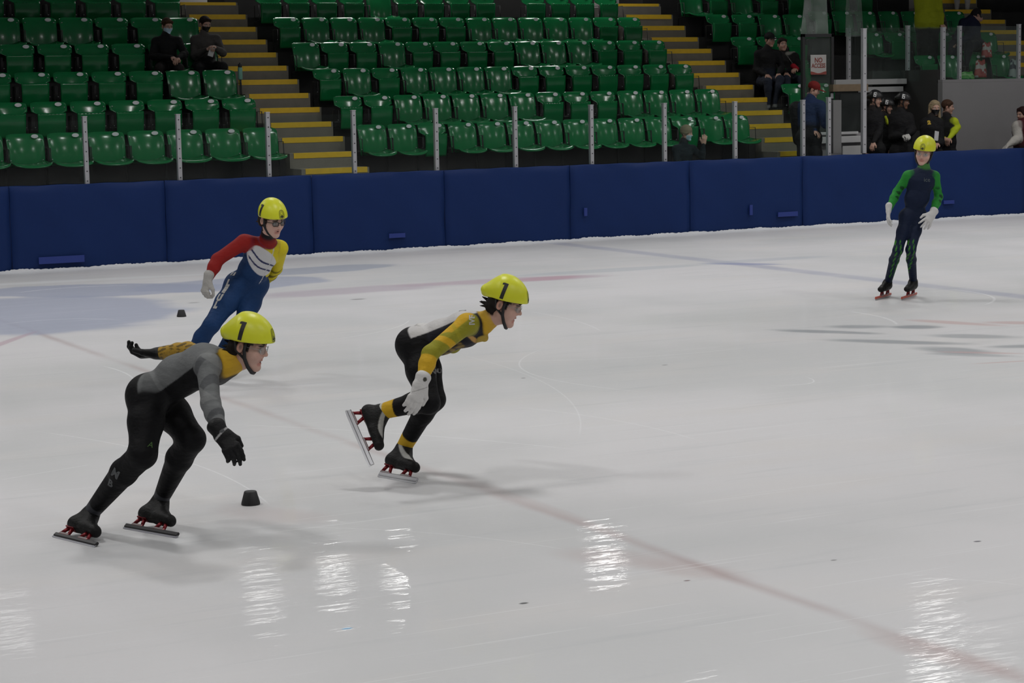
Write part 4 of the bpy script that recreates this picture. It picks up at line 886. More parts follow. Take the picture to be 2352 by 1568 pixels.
# ---- 1: nearest skater, grey and black suit
def skater_grey():
    k = Kd(10.0); root = person('crouching skater in grey and black suit and yellow helmet 1, nearest the camera', atZ(255, 1240))
    J = dict(hipR=k(341, 908, -.06), hipL=k(364, 905, .16), knR=k(328, 1043, -.2), knL=k(440, 1008, 0), anR=ankle_at(207, 1180, atZ(118, 1233), atZ(216, 1257)), anL=ankle_at(367, 1151, atZ(281, 1214), atZ(404, 1236)),
             bend=V3((0, 0, .036)), neck=k(516, 832, -.2), shR=k(476, 842, -.30), shL=k(494, 826, .02), elR=k(484, 926, -.46), wrR=k(507, 994, -.58), elL=k(432, 806, .20), wrL=k(367, 811, .36))
    R = frame(14, 13, 0); hs = .93; O = head_origin(R, hs, k(550.6, 798, -.27), EARR); nk2 = O+(V3((0, -.028, -.08))*hs)@R.T
    GR, GD, GL = (.125, .13, .132), (.075, .078, .082), (.165, .17, .17)
    def paint(V, c, i):
        D = i['D']; q = i['q']; t = along(V, i['pel'], i['nk']); ctr = i['pel']+np.outer(t, i['nk']-i['pel']); dd = (V-ctr)@i['dorsal']
        T = np.minimum(D['torso'], D['low']); arm = np.minimum(D['armR'], D['foreR']); armL = np.minimum(D['armL'], D['foreL'])
        onT = i['own']('torso', 'low', 'neck')
        bd = -.012+.075*(t-.15); back = sstep(dd-bd, -.002, .003)*sstep(t, .17, .19)
        tone = V3(GR)+(V3(GL)-V3(GR))*sstep(np.sin(t*14+dd*40), .2, .3)[:, None]*.35
        leg = np.minimum(np.minimum(D['thighR'], D['thighL']), np.minimum(D['shinR'], D['shinL']))
        m = onT*back*1; c = c*(1-m[:, None])+tone*m[:, None]
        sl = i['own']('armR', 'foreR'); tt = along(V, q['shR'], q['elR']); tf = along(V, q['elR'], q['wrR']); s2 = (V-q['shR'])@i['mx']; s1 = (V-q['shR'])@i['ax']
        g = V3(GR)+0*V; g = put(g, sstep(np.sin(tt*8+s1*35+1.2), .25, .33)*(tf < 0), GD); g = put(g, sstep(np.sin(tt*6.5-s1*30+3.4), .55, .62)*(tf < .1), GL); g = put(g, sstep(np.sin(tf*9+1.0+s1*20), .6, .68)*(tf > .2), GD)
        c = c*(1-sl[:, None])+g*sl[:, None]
        sL = i['own']('armL', 'foreL'); gd = V3((.36, .22, .03))+0*V; n_ = np.sin(V[:, 0]*150+np.sin(V[:, 2]*120)*2)*np.sin(V[:, 2]*170+V[:, 1]*60); gd = put(gd, sstep(n_, .2, .35), (.12, .08, .02)); fl = sL*(along(V, q['shL'], q['elL']) > .35); c = c*(1-fl[:, None])+gd*fl[:, None]
        s_ = along(V, q['knR'], q['anR']); on = i['own']('shinR'); c = put(c, on*sstep(s_, .83, .845), (.05, .052, .06)); s_ = along(V, q['knL'], q['anL']); on = i['own']('shinL'); c = put(c, on*sstep(s_, .83, .845), (.05, .052, .06))
        return c
    col = dict(top=BLK, leg=BLK, arm=GR)
    ext = [((J['neck'], nk2, .052, .046, SK), dict(k=.01, lab='throat')), ((J['neck']+(nk2-J['neck'])*.0, J['neck']+(nk2-J['neck'])*.85, .064, .054, GOLD), dict(k=.006, lab='collar')), ((k(498, 848, -.02), k(524, 842, -.16), .078, .055, (.012, .011, .014)), dict(k=.03, lab='front'))]
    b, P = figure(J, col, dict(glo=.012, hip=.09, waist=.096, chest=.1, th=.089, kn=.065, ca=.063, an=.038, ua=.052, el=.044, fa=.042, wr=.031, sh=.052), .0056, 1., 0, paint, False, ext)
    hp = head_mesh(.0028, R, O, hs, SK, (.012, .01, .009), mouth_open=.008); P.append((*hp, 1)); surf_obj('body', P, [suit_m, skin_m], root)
    he = helmet_obj(root, R, O, 1.0, .0036, YEL, '1', num_m); hair_obj(root, R, O, hs, (.01, .008, .007), 'under', .004); glasses_obj(root, R, O, hs, False)
    hand_obj(root, J['wrR'], k(553, 1062, -.62)-J['wrR'], F_*.85-RH*.5, 1, BLK, (.3, .4, .5, .6), -.04, 1.14, .0035, BLK, cuff=.035, thumb_out=.0, marks=(lambda c, V: put(c, (1-sstep(np.abs(V[:, 1]-.006-V[:, 0]*.3), .003, .005))*(V[:, 2] > 0), (.3, .3, .3)),))
    hand_obj(root, J['wrL'], k(300, 815, .40)-J['wrL'], (0, 0, 1), -1, BLK, (.75, .6, .5, .5), .05, 1.25, .0035, (.02, .02, .02), cuff=.04)
    for heel, toe, an in (((118, 1233), (216, 1257), 'anR'), ((281, 1214), (404, 1236), 'anL')):
        H, T = atZ(*heel), atZ(*toe); skate(root, H, T, J[an]-(V3(H)+V3(T))/2, (.006, .006, .006), None, tube_dark, .0045, .97, J[an], J['kn'+an[2]])
    dk = pr('print_grey', (.07, .075, .08), .6); VQ = P[0]; kk = V3(J['knR'])+(J['anR']-J['knR'])
    sd = J['anR']-J['knR']; up = -sd; TC = -V3(F_)
    Q = k(253, 1092, -.2); text_decal(root, VQ, 'M', k(255, 1090, -.2), TC-RH*.15, V3((0, 0, 1))*.82+RH*.55, .058, dk, bold=.004); text_decal(root, VQ, 'B', k(243, 1112, -.15), TC-RH*.15, V3((0, 0, 1))*.85+RH*.5, .052, dk, bold=.004)
    text_decal(root, VQ, 'A', k(341, 1023, -.3), TC, V3((0, 0, 1))+RH*.3, .035, pr('print_green', (.05, .12, .02), .6), bold=0.0)
    world_child(root)
skater_grey()
# ---- 2: gold and black suit
def skater_gold():
    k = Kd(11.5); root = person('skater with gold sleeves, black suit and white glove, bent low with one skate lifted', atZ(910, 1100))
    J = dict(hipR=k(952, 792, -.18), hipL=k(966, 793, .03), knR=k(985, 925, -.35), knL=k(998, 917, -.12), anR=k(876, 945, -.22), anL=ankle_at(927, 1028, atZ(866, 1095), atZ(955, 1111)),
             neck=k(1112, 740, -.24), shR=k(1072, 744, -.36), shL=k(1090, 748, -.05), elR=k(988, 812, -.48), wrR=k(967, 880, -.56), elL=k(1040, 792, .16), wrL=k(1004, 768, .18))
    R = frame(10, 19, 0); hs = .96; O = head_origin(R, hs, k(1146.8, 700.7, -.35), EARR); nk2 = O+(V3((0, -.028, -.08))*hs)@R.T
    OL, BR = (.25, .235, .02), (.10, .065, .02)
    def paint(V, c, i):
        D = i['D']; q = i['q']; t = along(V, i['pel'], i['nk']); ctr = i['pel']+np.outer(t, i['nk']-i['pel']); dd = (V-ctr)@i['dorsal']; T = np.minimum(D['torso'], D['low']); arm = np.minimum(D['armR'], D['foreR']); aL = np.minimum(D['armL'], D['foreL'])
        leg = np.minimum(np.minimum(D['thighR'], D['thighL']), np.minimum(D['shinR'], D['shinL'])); onT = i['own']('torso', 'low', 'neck')
        c = put(c, onT*sstep(t, .3, .33), (.013, .013, .018))
        c = put(c, onT*sstep(dd-.028-.03*t, -.002, .003)*sstep(t-.1-.9*np.maximum(0, .085-dd), 0, .02), (.50, .49, .485))
        n_ = np.sin(V[:, 0]*90+np.sin(V[:, 2]*70)*2)*np.sin(V[:, 2]*120); g = V3(BR)+0*V; g = put(g, sstep(n_, .1, .3), (.22, .15, .035)); g = put(g, sstep(-n_, .3, .4), (.02, .015, .012)); m = onT*sstep(-dd-.045, 0, .006)*sstep(t, .22, .25)*sstep(.72-t, 0, .03); c = c*(1-m[:, None])+g*m[:, None]
        m = onT*sstep(-dd-.05, 0, .004)*(1-sstep(np.abs(t-.86-.6*(dd+.06)), .02, .03)); c = put(c, m, (.5, .28, .08)); c = put(c, onT*sstep(t, 1.05, 1.07)*sstep(-dd-.0, 0, .01), (.4, .28, .05))
        for A, a, b_ in ((arm, 'shR', 'R'), (aL, 'shL', 'L')):
            sl = i['own']('arm'+b_, 'fore'+b_); tt = along(V, q[a], q['el'+b_]); tf = along(V, q['el'+b_], q['wr'+b_]); w1 = (V-q[a])@i['ax']; w2 = (V-q[a])@i['dorsal']
            g = V3(OL)+0*V; x = tt+.0; g = put(g, sstep(w2-.016+.1*tt, 0, .004)*sstep(.34-x-w1*2.5, 0, .02)*sstep(x+.28+w1*1.5, 0, .02), GOLD)
            g = put(g, (1-sstep(np.abs(x-.76-w2*2.2), .08, .10))*sstep(-w2+.02, 0, .01), GOLD); g = put(g, sstep(tf, .12, .16)*sstep(.74-tf-w1*2, 0, .03), GOLD); g = put(g, (1-sstep(np.abs(x-.42-w1*3), .05, .07))*.5, (.34, .3, .02)); c = c*(1-sl[:, None])+g*sl[:, None]
        for s in 'RL':
            s_ = along(V, q['kn'+s], q['an'+s]); on = i['own']('shin'+s); lo = .66 if s == 'R' else .76
            c = put(c, on*sstep(s_, lo, lo+.015), GOLD); 
        s_ = along(V, q['knR'], q['anR']); c = put(c, i['own']('shinR')*sstep(s_, .9, .92), (.5, .5, .45))
        return c
    ext = [((J['neck'], nk2, .05, .046, SK), dict(k=.01, lab='throat')), ((J['neck'], J['neck']+(nk2-J['neck'])*.42, .064, .056, GOLD), dict(k=.006, lab='collar')), ((J['neck']-unit(J['neck']-J['hipR'])*.02-V3((0, 0, .07)), J['neck']-V3((0, 0, .085)), .035, .022, (.4, .28, .05)), dict(k=.02, lab='front'))]
    b, P = figure(J, dict(top=BLK, leg=BLK, arm=OL), dict(glo=.012, hip=.086, waist=.09, chest=.092, th=.083, kn=.058, ca=.056, an=.043, ua=.053, el=.043, fa=.042, wr=.029, sh=.05), .006, 1., 0, paint, False, ext)
    hp = head_mesh(.003, R, O, hs, SK, (.01, .008, .008), mouth_open=.006); P.append((*hp, 1)); surf_obj('body', P, [suit_m, skin_m], root)
    helmet_obj(root, R, O, 1.0, .004, YEL, '1', num_m); hair_obj(root, R, O, hs*1.03, (.01, .008, .007), 'under', .004); glasses_obj(root, R, O, hs, False)
    def dot(c, V): c = put(c, (1-sstep(np.hypot(V[:, 0]+.0, V[:, 1]+.018), .009, .011))*(V[:, 2] > 0), (.05, .05, .04)); return put(c, (1-sstep(np.abs(V[:, 1]-.03-V[:, 0]*.8), .001, .003))*(V[:, 2] > 0)*(np.abs(V[:, 0]) < .03)*.7, (.2, .19, .18))
    hand_obj(root, J['wrR'], k(938, 960, -.6)-J['wrR'], F_*.9-RH*.45, 1, WHT, (.3, .35, .4, .45), -.02, 1.18, .004, WHT, cuff=.03, thumb_out=.1, cuffr=.03, marks=(dot,))
    hand_obj(root, J['wrL'], J['wrL']-J['elL'], (0, 0, -1), -1, WHT, (.6, .6, .6, .6), .1, 1.1, .005, WHT, cuff=.03)
    H, T = atZ(866, 1095), atZ(955, 1111); skate(root, H, T, J['anL']-(V3(H)+V3(T))/2, (.006, .006, .006), (.36, .36, .34), steel, .0048, 1.0, J['anL'], J['knL'])
    H, T = k(791, 944, -.22), k(846, 1073, -.36); skate(root, H, T, J['anR']-(H*.62+T*.38), (.006, .006, .006), (.36, .36, .34), steel, .0048, 1.0, J['anR'], J['knR'])
    wp = pr('print_white', (.4, .4, .38), .6)
    text_decal(root, P[0], 'IVE', k(1085, 735, -.35), -V3(F_), -RH, .04, wp, squash=1.); text_decal(root, P[0], 'NU', k(1004, 852, -.1), -V3(F_), V3((0, 0, 1)), .035, pr('print_dim', (.12, .12, .12), .6)); text_decal(root, P[0], 'ZL', k(1063, 702, -.2), V3((0, 0, 1))-V3(F_)*.35, RH*-1+V3((0, 0, .3)), .05, pr('print_dark', (.03, .03, .03), .6))
    world_child(root)
skater_gold()
# ---- 3: red, yellow and blue suit
def skater_tricolour():
    k = Kd(15.6); root = person('skater in red, yellow and blue suit with dark glasses, gliding behind the nearest skater', atZ(465, 868))
    J = dict(hipR=k(546, 655, -.06), hipL=k(588, 652, .05), knR=k(486, 746, -.25), knL=k(556, 748, -.12), anR=k(425, 842, -.1), anL=k(492, 838, .08),
             neck=k(614, 556, -.22), shR=k(560, 556, -.26), shL=k(644, 570, -.12), elR=k(500, 596, -.3), wrR=k(477, 643, -.36), elL=k(634, 616, .1), wrL=k(600, 655, .25))
    R = frame(48, 16, -4); hs = 1.0; O = head_origin(R, hs, k(601.5, 507, -.42), EARR); nk2 = O+(V3((0, -.028, -.08))*hs)@R.T
    BL_, RD, YL = (.009, .035, .11), (.24, .014, .012), (.58, .48, .02)
    def paint(V, c, i):
        D = i['D']; q = i['q']; t = along(V, i['pel'], i['nk']); ctr = i['pel']+np.outer(t, i['nk']-i['pel']); l = (V-ctr)@i['mx']; dd = (V-ctr)@i['dorsal']; T = np.minimum(D['torso'], D['low']); L_ = np.linalg.norm(i['nk']-i['pel'])
        aR = np.minimum(D['armR'], D['foreR']); aL = np.minimum(D['armL'], D['foreL']); onT = i['own']('torso', 'low', 'neck')
        leg = np.minimum(D['thighR'], D['thighL'])
        up = sstep(t, .62, .64); g = V3(RD)+(V3(YL)-V3(RD))*sstep(-l+.035, -.012, .03)[:, None]; m = onT*sstep(t-.60-.24*np.clip(l/.07, -1, 1), -.01, .01); c = c*(1-m[:, None])+g*m[:, None]
        y_ = (t-.55)*L_; ov = np.hypot((l-.014)/.125, (y_-.05-.38*l)/(.105)); c = put(c, onT*(1-sstep(ov, .97, 1.02))*(dd < .0), (.56, .56, .57))
        for yc in (-.038, .022): 
            c = put(c, onT*(1-sstep(ov, .9, .94))*(1-sstep(np.abs(y_-.045-yc-.5*l+.010*np.sin(l*28)), .006+.0, .009))*(dd < 0)*(np.abs(l+.035) > .004), (.02, .025, .09))
        c = put(c, onT*(1-sstep(np.abs(l+.035), .003, .005))*(dd < 0)*sstep(t, .2, .22), (.5, .5, .5))
        sR = i['own']('armR', 'foreR'); c = put(c, sR, RD); sL = i['own']('armL', 'foreL'); g = V3(YL)+0*V; tt = along(V, q['shL'], q['elL']); g = put(g, sstep(np.sin(tt*30+2*np.sin(l*40)), .1, .5)*sstep(tt, .75, 1.0)*.8, (.06, .05, .012)); c = c*(1-sL[:, None])+g*sL[:, None]
        side = (V-q['hipR'])@i['hx']; 
        return c
    ext = [((J['neck'], J['neck']+(nk2-J['neck'])*.35, .064, .060, RD), dict(k=.008, lab='collar')), ((J['neck']+(nk2-J['neck'])*.4, nk2, .056, .052, (.01, .01, .012)), dict(k=.004, lab='gaiter'))]
    b, P = figure(J, dict(top=BL_, leg=BL_, arm=RD), dict(glo=.012, hip=.086, waist=.088, chest=.094, th=.088, kn=.06, ca=.06, an=.042, ua=.056, el=.046, fa=.046, wr=.030, sh=.05), .0062, 1., 0, paint, False, ext)
    hp = head_mesh(.0034, R, O, hs, (.56, .36, .29), (.02, .012, .008), mouth_open=.005); P.append((*hp, 1)); surf_obj('body', P, [suit_m, skin_m], root)
    helmet_obj(root, R, O, 1.0, .0045, YEL, '1', num_m); hair_obj(root, R, O, hs*1.02, (.02, .012, .008), 'under', .0045); glasses_obj(root, R, O, hs, True)
    hand_obj(root, J['wrR'], k(468, 680, -.36)-J['wrR'], RH+F_, 1, (.36, .35, .33), (.9, 1., 1.1, 1.2), .05, 1.15, .005, (.36, .35, .33), cuff=.035)
    hand_obj(root, J['wrL'], J['wrL']-J['elL'], RH*-1, 1, (.36, .35, .33), (.6, .6, .6, .6), .05, 1., .006, (.36, .35, .33), cuff=.03)
    for (hl, te, an) in (((410, 872), (452, 886), 'anR'), ((472, 864), (512, 876), 'anL')):
        H, T = atZ(*hl), atZ(*te); skate(root, H, T, J[an]-(V3(H)+V3(T))/2, (.01, .01, .01), None, tube_dark, .007, .95, J[an], J['kn'+an[2]])
    wp = pr('print_white', (.4, .4, .38), .6); sd = unit(J['knR']-J['hipR'])
    out = unit(-RH*.55-V3(F_)*.85)
    for n_, ch in enumerate('EHLEUL'):
        text_decal(root, P[0], ch, J['hipR']+(J['knR']-J['hipR'])*(-.42+.185*n_)+out*.085, out, -sd, .062, wp, bold=.009, squash=.95, start=.05)
    world_child(root)
skater_tricolour()
# ---- 4: far skater in navy with green sleeves
def skater_green():
    k = Kd(20.35); root = person('skater standing in navy suit with green sleeves, yellow helmet and white gloves', atZ(2058, 686))
    J = dict(hipR=k(2082, 497, 0), hipL=k(2111, 495, .02), knR=k(2062, 575, -.1), knL=k(2092, 574, -.1), anR=ankle_at(2039, 650, atZ(2046, 680), atZ(2010, 690)), anL=ankle_at(2098, 648, atZ(2105, 679), atZ(2070, 690)),
             neck=k(2122, 386, -.02), shR=k(2085, 404, -.02), shL=k(2147, 405, .0), elR=k(2060, 441, .02), wrR=k(2041, 482, -.1), elL=k(2156, 452, .05), wrL=k(2141, 492, -.12))
    R = frame(112, 10, 9); hs = .98; O = head_origin(R, hs, k(2141, 353, -.05), EARL); nk2 = O+(V3((0, -.028, -.08))*hs)@R.T
    NV, GN = (.008, .014, .036), (.02, .20, .03)
    def paint(V, c, i):
        D = i['D']; q = i['q']; T = np.minimum(D['torso'], D['low'])
        for s in 'RL':
            A = np.minimum(D['arm'+s], D['fore'+s]); sl = i['own']('arm'+s, 'fore'+s); tt = along(V, q['sh'+s], q['el'+s]); tf = along(V, q['el'+s], q['wr'+s])
            g = V3(GN)+0*V; n_ = np.sin(V[:, 0]*60+V[:, 2]*25)*np.sin(V[:, 2]*70); g = put(g, sstep(n_, .25, .4)*sstep(tt, .4, .6)*(tf < .4), (.008, .05, .015)); sl = sl*sstep(tt, -.06, .0); c = c*(1-sl[:, None])+g*sl[:, None]
            th = along(V, q['hip'+s], q['kn'+s]); sh = along(V, q['kn'+s], q['an'+s]); leg = i['own']('thigh'+s, 'shin'+s)
            z = (V-q['kn'+s]); x = z@V3(RH); n2 = np.sin(V[:, 2]*110+np.sin(x*160)*2)
            m = leg*sstep(th, .72, .8)*(sh < .75)*(1-sstep(np.abs(np.abs(x-.0+z[:, 2]*-.0)-.022), .006, .011))*sstep(n2, -.3, .1); c = put(c, m*.9, (.05, .22, .02))
            c = put(c, leg*(sh > .2)*(1-sstep(np.abs(x-.01+.25*0), .004, .008))*.5, (.01, .07, .04))
        return c
    ext = [((J['neck'], nk2, .05, .046, SK), dict(k=.01, lab='throat')), ((J['neck'], J['neck']+(nk2-J['neck'])*.7, .06, .054, (.03, .16, .03)), dict(k=.01, lab='collar'))]
    b, P = figure(J, dict(top=NV, leg=NV, arm=GN), dict(glo=.005, hip=.06, waist=.086, chest=.095, th=.06, kn=.047, ca=.047, an=.036, ua=.045, el=.04, fa=.041, wr=.029, sh=.048), .008, 1., 0, paint, False, ext)
    hp = head_mesh(.0042, R, O, hs, (.60, .37, .30), (.25, .14, .07)); P.append((*hp, 1)); surf_obj('body', P, [suit_m, skin_m], root)
    helmet_obj(root, R, O, 1.04, .0055, YEL, None, num_m); glasses_obj(root, R, O, hs, False)
    hand_obj(root, J['wrR'], k(2039, 520, -.14)-J['wrR'], RH, -1, WHT, (.3, .3, .35, .4), .1, 1.08, .006, WHT, cuff=.04)
    hand_obj(root, J['wrL'], k(2118, 530, -.2)-J['wrL'], F_-RH*.2, -1, WHT, (.25, .25, .3, .35), .3, 1.15, .006, WHT, cuff=.04)
    for (hl, te, an) in (((2046, 680), (2010, 690), 'anR'), ((2105, 679), (2070, 690), 'anL')):
        H, T = atZ(*hl), atZ(*te); skate(root, H, T, J[an]-(V3(H)*.6+V3(T)*.4), (.007, .007, .007), None, orange_red, .008, .98, J[an], J['kn'+an[2]])
    text_decal(root, P[0], 'ice', k(2129, 413, -.1), -V3(F_), (0, 0, 1), .06, pr('print_dim2', (.08, .1, .1), .6), bold=0)
    world_child(root)
skater_green()
# ================================================================== people in the stand and behind the boards
SKB = (.42, .25, .19)
def onlooker(label, D, J, top, leg, yaw, pitch, head, hair, hkind='short', mask=None, arm=None, s=1., loose=.012, hs=.95, r=None, hands=SKB, shoe=BLK, helmet=None, paint=None, extra=(), skin=SKB, cell=.014, group=None, hcurl=.5, hatcol=None, base=None):
    k = lambda p: V3(K(p[0], p[1], D+(p[2] if len(p) > 2 else 0))); q = {n: k(p) for n, p in J.items()}
    root = person(label, base if base is not None else (q['anL']+q['anR'])/2-V3((0, 0, .08)), group=group)
    R = frame(yaw, pitch); O = k(head); nk2 = O+(V3((0, -.028, -.08))*hs)@R.T
    ext = [((q['neck'], nk2, .052, .046, skin), dict(k=.01, lab='throat')), ((q['neck'], q['neck']+(nk2-q['neck'])*.45, .066, .06, top), dict(k=.02, lab='collar'))]+[((k(a), k(b_), ra, rb, c_), dict(k=.02, lab='extra')) for a, b_, ra, rb, c_ in extra]
    rr = dict(hip=.088, waist=.09, chest=.1, th=.078, kn=.056, ca=.054, an=.04, ua=.05, el=.043, fa=.042, wr=.032, sh=.055); rr.update(r or {})
    b, P = figure(q, dict(top=top, leg=leg, arm=arm or top, shoe=shoe), rr, cell, s, loose, paint, True, ext)
    P.append((*head_mesh(.006, R, O, hs, skin, hair, mask=mask), 1)); surf_obj('body', P, [loose_m, skin_m], root)
    if helmet: helmet_obj(root, R, O, 1.0, .0075, helmet, '6', num_w, emblem=False)
    elif hkind: hair_obj(root, R, O, hs*1.03, hatcol or hair, hkind, .0075)
    for S_ in 'LR':
        d = unit(q['wr'+S_]-q['el'+S_]); hand_obj(root, q['wr'+S_], d-V3((0, 0, .25)), (0, 0, -1) if abs(d[2]) < .7 else F_, 1 if S_ == 'R' else -1, hands, (hcurl,)*4, .05, 1., .008, top if hands is SKB else hands, cuff=0, mat=skin_m, name='hand' if hands is SKB else 'glove')
    return root, q, P, k
DK = (.008, .008, .009); JEAN = (.02, .025, .04); BROWN = (.05, .025, .012)
# --- left block, two seated
D0 = depth_of((9.9, 29.98, 2.5))
root, q, P, k = onlooker('person in black coat and light blue mask seated in the left block', D0, dict(neck=(381, 82), shL=(358, 96), shR=(409, 95), elL=(350, 130, -.05), elR=(425, 124, -.08), wrL=(396, 132, -.3), wrR=(408, 134, -.32), hipL=(373, 156), hipR=(401, 156), knL=(366, 158, -.38), knR=(412, 157, -.36), anL=(368, 216, -.28), anR=(408, 216, -.24)), DK, (.015, .012, .012), 55, 12, (384, 60), BROWN, mask=(.45, .6, .72), group='spectators in the stand'); world_child(root)
root, q, P, k = onlooker('person in grey tweed jacket and black mask seated beside the aisle steps', D0+.34, dict(neck=(469, 80), shL=(447, 92), shR=(498, 90), elL=(446, 128, -.05), elR=(512, 122, -.08), wrL=(478, 112, -.3), wrR=(492, 108, -.32), hipL=(457, 156), hipR=(490, 156), knL=(455, 154, -.38), knR=(512, 152, -.36), anL=(462, 212, -.28), anR=(508, 212, -.24)), (.065, .06, .058), (.008, .008, .009), 50, 12, (471, 56), (.012, .006, .005), mask=(.006, .006, .007), group='spectators in the stand')
A = k((486, 118, -.38)); e_ = boxes('paper', [((-.05, -.004, -.075), (.05, .004, .075))], pr('paper_white', (.5, .5, .5), .7)); e_.location = Vector(A); e_.rotation_euler = (.2, .25, .4); tag(e_, 'white paper held by the person in grey tweed jacket', 'paper'); world_child(root)
# --- child with beanie
D1 = depth_of((16.6, 26.1, 1.3))
root, q, P, k = onlooker('child in beige knit hat and dark coat peering over the boards', D1, dict(neck=(1570, 328), shL=(1552, 342, -.05), shR=(1592, 342, .08), elL=(1556, 378, -.1), elR=(1612, 362, .0), wrL=(1572, 395, -.2), wrR=(1616, 330, -.05), hipL=(1560, 420), hipR=(1586, 420), knL=(1560, 480), knR=(1586, 480), anL=(1560, 535), anR=(1586, 535)), (.006, .012, .016), DK, 25, 5, (1577, 307), (.12, .1, .07), 'beanie', mask=(.3, .45, .5), s=.85, hs=.88, hatcol=(.17, .15, .10)); world_child(root)
# --- couple in the right block
D2 = depth_of((20.5, 29.1, 2.3))
root, q, P, k = onlooker('person in dark cap and black jacket seated beside the second aisle', D2, dict(neck=(1762, 112), shL=(1741, 124), shR=(1786, 124), elL=(1737, 160), elR=(1796, 155, -.05), wrL=(1762, 172, -.3), wrR=(1788, 170, -.35), hipL=(1752, 188), hipR=(1776, 188), knL=(1764, 188, -.45), knR=(1792, 182, -.45), anL=(1764, 238, -.45), anR=(1780, 236, -.5)), DK, JEAN, 60, 5, (1768, 92), (.01, .008, .008), 'cap', hatcol=(.008, .008, .009), shoe=(.25, .25, .25), group='spectators in the stand'); world_child(root)
root, q, P, k = onlooker('person in black jacket with pale hood trim and red mitten, right one of the couple', D2+.28, dict(neck=(1803, 122), shL=(1786, 132), shR=(1826, 130), elL=(1790, 158, -.05), elR=(1838, 158), wrL=(1806, 168, -.3), wrR=(1826, 158, -.3), hipL=(1800, 188), hipR=(1826, 188), knL=(1806, 182, -.45), knR=(1842, 182, -.45), anL=(1812, 236, -.45), anR=(1840, 236, -.45)), (.01, .009, .009), JEAN, 75, -8, (1797, 103), (.02, .012, .01), group='spectators in the stand', extra=(((1808, 124, -.06), (1824, 120, .0), .03, .02, (.2, .19, .17)), ((1808, 128, -.14), (1822, 148, -.16), .008, .008, (.25, .24, .22)), ((1822, 152, -.3), (1830, 158, -.3), .05, .04, (.30, .01, .02)))); world_child(root)
# --- man in red cap at the gate
D3 = depth_of((19.1, 26.15, 1.4))
root, q, P, k = onlooker('person in red cap and navy jacket leaning on the gate jamb', D3, dict(neck=(1862, 226), shL=(1846, 244, .05), shR=(1884, 244, -.1), elL=(1850, 286, .0), elR=(1897, 284, -.2), wrL=(1872, 300, -.1), wrR=(1912, 256, -.32), hipL=(1846, 318), hipR=(1868, 318), knL=(1848, 395, -.1), knR=(1878, 390, -.1), anL=(1846, 462, .0), anR=(1872, 462, .0)), (.010, .022, .065), (.006, .006, .008), 20, 22, (1869, 206), (.03, .02, .015), 'cap', hatcol=(.13, .010, .009), s=1.05, loose=.03, paint=None, extra=(((1830, 250, .15), (1836, 320, .2), .12, .1, (.008, .008, .009)),)); world_child(root)
# --- hi-vis jacket, standing in the far block
D4 = depth_of((24.3, 29.6, 2.9))
root, q, P, k = onlooker('person in bright yellow-green jacket standing among the far right seats', D4, dict(neck=(2128, -32), shL=(2108, -14), shR=(2152, -14), elL=(2112, 32), elR=(2156, 26), wrL=(2124, 58, -.1), wrR=(2164, 56, -.15), hipL=(2120, 62), hipR=(2142, 62), knL=(2118, 112, -.05), knR=(2142, 112, -.05), anL=(2118, 168), anR=(2142, 168)), (.25, .28, .010), (.006, .005, .005), 40, 5, (2134, -52), (.02, .012, .01), loose=.035, s=1.0, group='spectators in the stand', r=dict(hip=.1, waist=.11), extra=(((2128, -20, 0), (2129, 30, 0), .15, .17, (.245, .275, .010)), ((2118, 40, -.05), (2120, 52, -.05), .14, .15, (.245, .275, .010)), ((2142, 40, -.05), (2144, 52, -.05), .14, .15, (.245, .275, .010)))); world_child(root)
root, q, P, k = onlooker('person in dark blue jacket hunched over on the far right seats', D4+.3, dict(neck=(2230, 42), shL=(2212, 52), shR=(2240, 58), elL=(2200, 80, -.1), elR=(2222, 88, -.1), wrL=(2190, 94, -.3), wrR=(2196, 98, -.35), hipL=(2222, 104), hipR=(2248, 104), knL=(2190, 100, -.35), knR=(2226, 104, -.4), anL=(2182, 148, -.3), anR=(2220, 150, -.35)), (.008, .01, .028), (.007, .008, .016), 175, 30, (2243, 36), (.012, .01, .012), group='spectators in the stand', loose=.02); world_child(root)
# --- white trousers at the top of the far steps
D5 = depth_of((26.6, 32.0, 3.6))
root, q, P, k = onlooker('person in white trousers at the top of the far steps, cut off by the frame', D5, dict(neck=(2208, -170), shL=(2184, -155), shR=(2232, -155), elL=(2180, -115), elR=(2236, -115), wrL=(2182, -80), wrR=(2234, -80), hipL=(2198, -70), hipR=(2220, -70), knL=(2198, -22), knR=(2222, -22), anL=(2198, 20), anR=(2222, 20)), DK, (.4, .39, .38), 90, 0, (2208, -190), BROWN, group='spectators in the stand'); world_child(root)
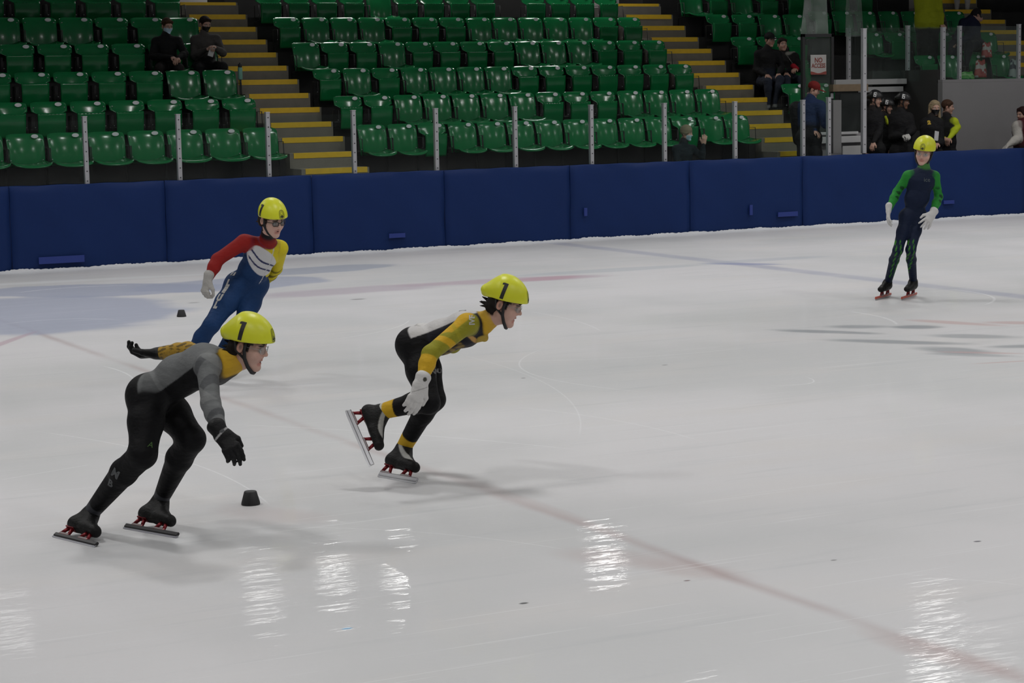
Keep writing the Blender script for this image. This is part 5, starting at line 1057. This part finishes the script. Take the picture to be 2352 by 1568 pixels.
# --- waiting skaters and others behind the boards
DB = lambda u, Y=26.7: depth_of(atY(u, 300, Y)); BH_ = (.007, .007, .008)
def stand(x, sc=1., top=232, w=17, **kw):
    y0 = top; f = 150*sc; J = dict(neck=(x-3, y0+22*sc), shL=(x-w*sc, y0+36*sc, .04), shR=(x+w*sc*.8, y0+36*sc, -.04), elL=(x-(w+3)*sc, y0+80*sc), elR=(x+(w+1)*sc, y0+80*sc, -.04), wrL=(x-(w-4)*sc, y0+116*sc, -.08), wrR=(x+(w-2)*sc, y0+112*sc, -.1), hipL=(x-11*sc, y0+112*sc), hipR=(x+10*sc, y0+112*sc), knL=(x-11*sc, y0+182*sc), knR=(x+10*sc, y0+182*sc), anL=(x-11*sc, y0+246*sc), anR=(x+10*sc, y0+246*sc)); J.update(kw); return J
G6 = 'skaters waiting behind the boards'
root, q, P, k = onlooker('person in black tracksuit and black helmet 6, leftmost behind the boards', DB(2010, 26.55), stand(2008, 1., 231, 16, wrR=(2006, 328, -.25), elR=(2020, 300, -.1)), DK, DK, 22, 5, (2010, 229), (.02, .012, .01), helmet=BH_, group=G6); world_child(root)
root, q, P, k = onlooker('short person in black helmet with yellow-green shoulder, second behind the boards', DB(2036, 27.0), stand(2034, .86, 246, 15), DK, DK, 20, 8, (2036, 246), (.03, .015, .01), helmet=BH_, hs=.9, mask=None, group=G6, extra=(((2034, 268, -.12), (2040, 284, -.14), .022, .02, (.36, .42, .02)),), s=.9); world_child(root)
root, q, P, k = onlooker('person in black jacket, black helmet 6 and white gloves, third behind the boards', DB(2072, 26.5), stand(2072, 1.03, 234, 18, wrR=(2084, 309, -.25), wrL=(2076, 312, -.25), elR=(2094, 298, -.05)), DK, DK, 18, 8, (2074, 233), (.012, .008, .007), helmet=BH_, hands=(.42, .41, .39), skin=(.16, .08, .05), loose=.03, group=G6); world_child(root)
root, q, P, k = onlooker('person with long blonde hair, black mask and black hoodie behind the boards', DB(2145, 26.35), stand(2142, 1., 247, 17, wrR=(2152, 330, -.2)), DK, DK, 80, 3, (2147, 248), (.26, .20, .12), 'long', mask=(.006, .006, .007), loose=.025, group=G6)
A = k((2151, 312, -.2)); t_ = boxes('name_tag', [((-.055, -.003, -.075), (.055, .003, .075))], pr('tag_white', (.6, .6, .62), .6)); t_.location = Vector(A); t_.rotation_euler = (0, .15, .3); tag(t_, 'white card held in front of the blonde-haired person', 'card')
text_decal(root, P[0], '2', k((2137, 280, -.2)), -V3(F_), (0, 0, 1), .08, pr('print_yellow', (.45, .3, .02), .6), bold=.01); world_child(root)
root, q, P, k = onlooker('person with short brown hair in black vest with bright yellow-green sleeves', DB(2178, 26.95), stand(2178, 1.03, 244, 16, elR=(2199, 292, -.05), wrR=(2180, 318, -.25), wrL=(2170, 318, -.25), shR=(2192, 280, -.06)), DK, DK, 15, 6, (2177, 246), (.06, .03, .018), arm=(.42, .5, .02), group=G6); world_child(root)
root, q, P, k = onlooker('person in maroon vest and fluffy white sleeves at the right edge', DB(2345, 26.7), stand(2352, 1.03, 252, 18, elL=(2338, 318, -.1), wrL=(2314, 334, -.3), shL=(2336, 290, -.05), elR=(2380, 320), wrR=(2370, 350)), (.05, .006, .01), DK, 150, 8, (2348, 262), (.02, .006, .006), 'long', arm=(.42, .4, .37), loose=.03, hands=(.4, .38, .36)); world_child(root)
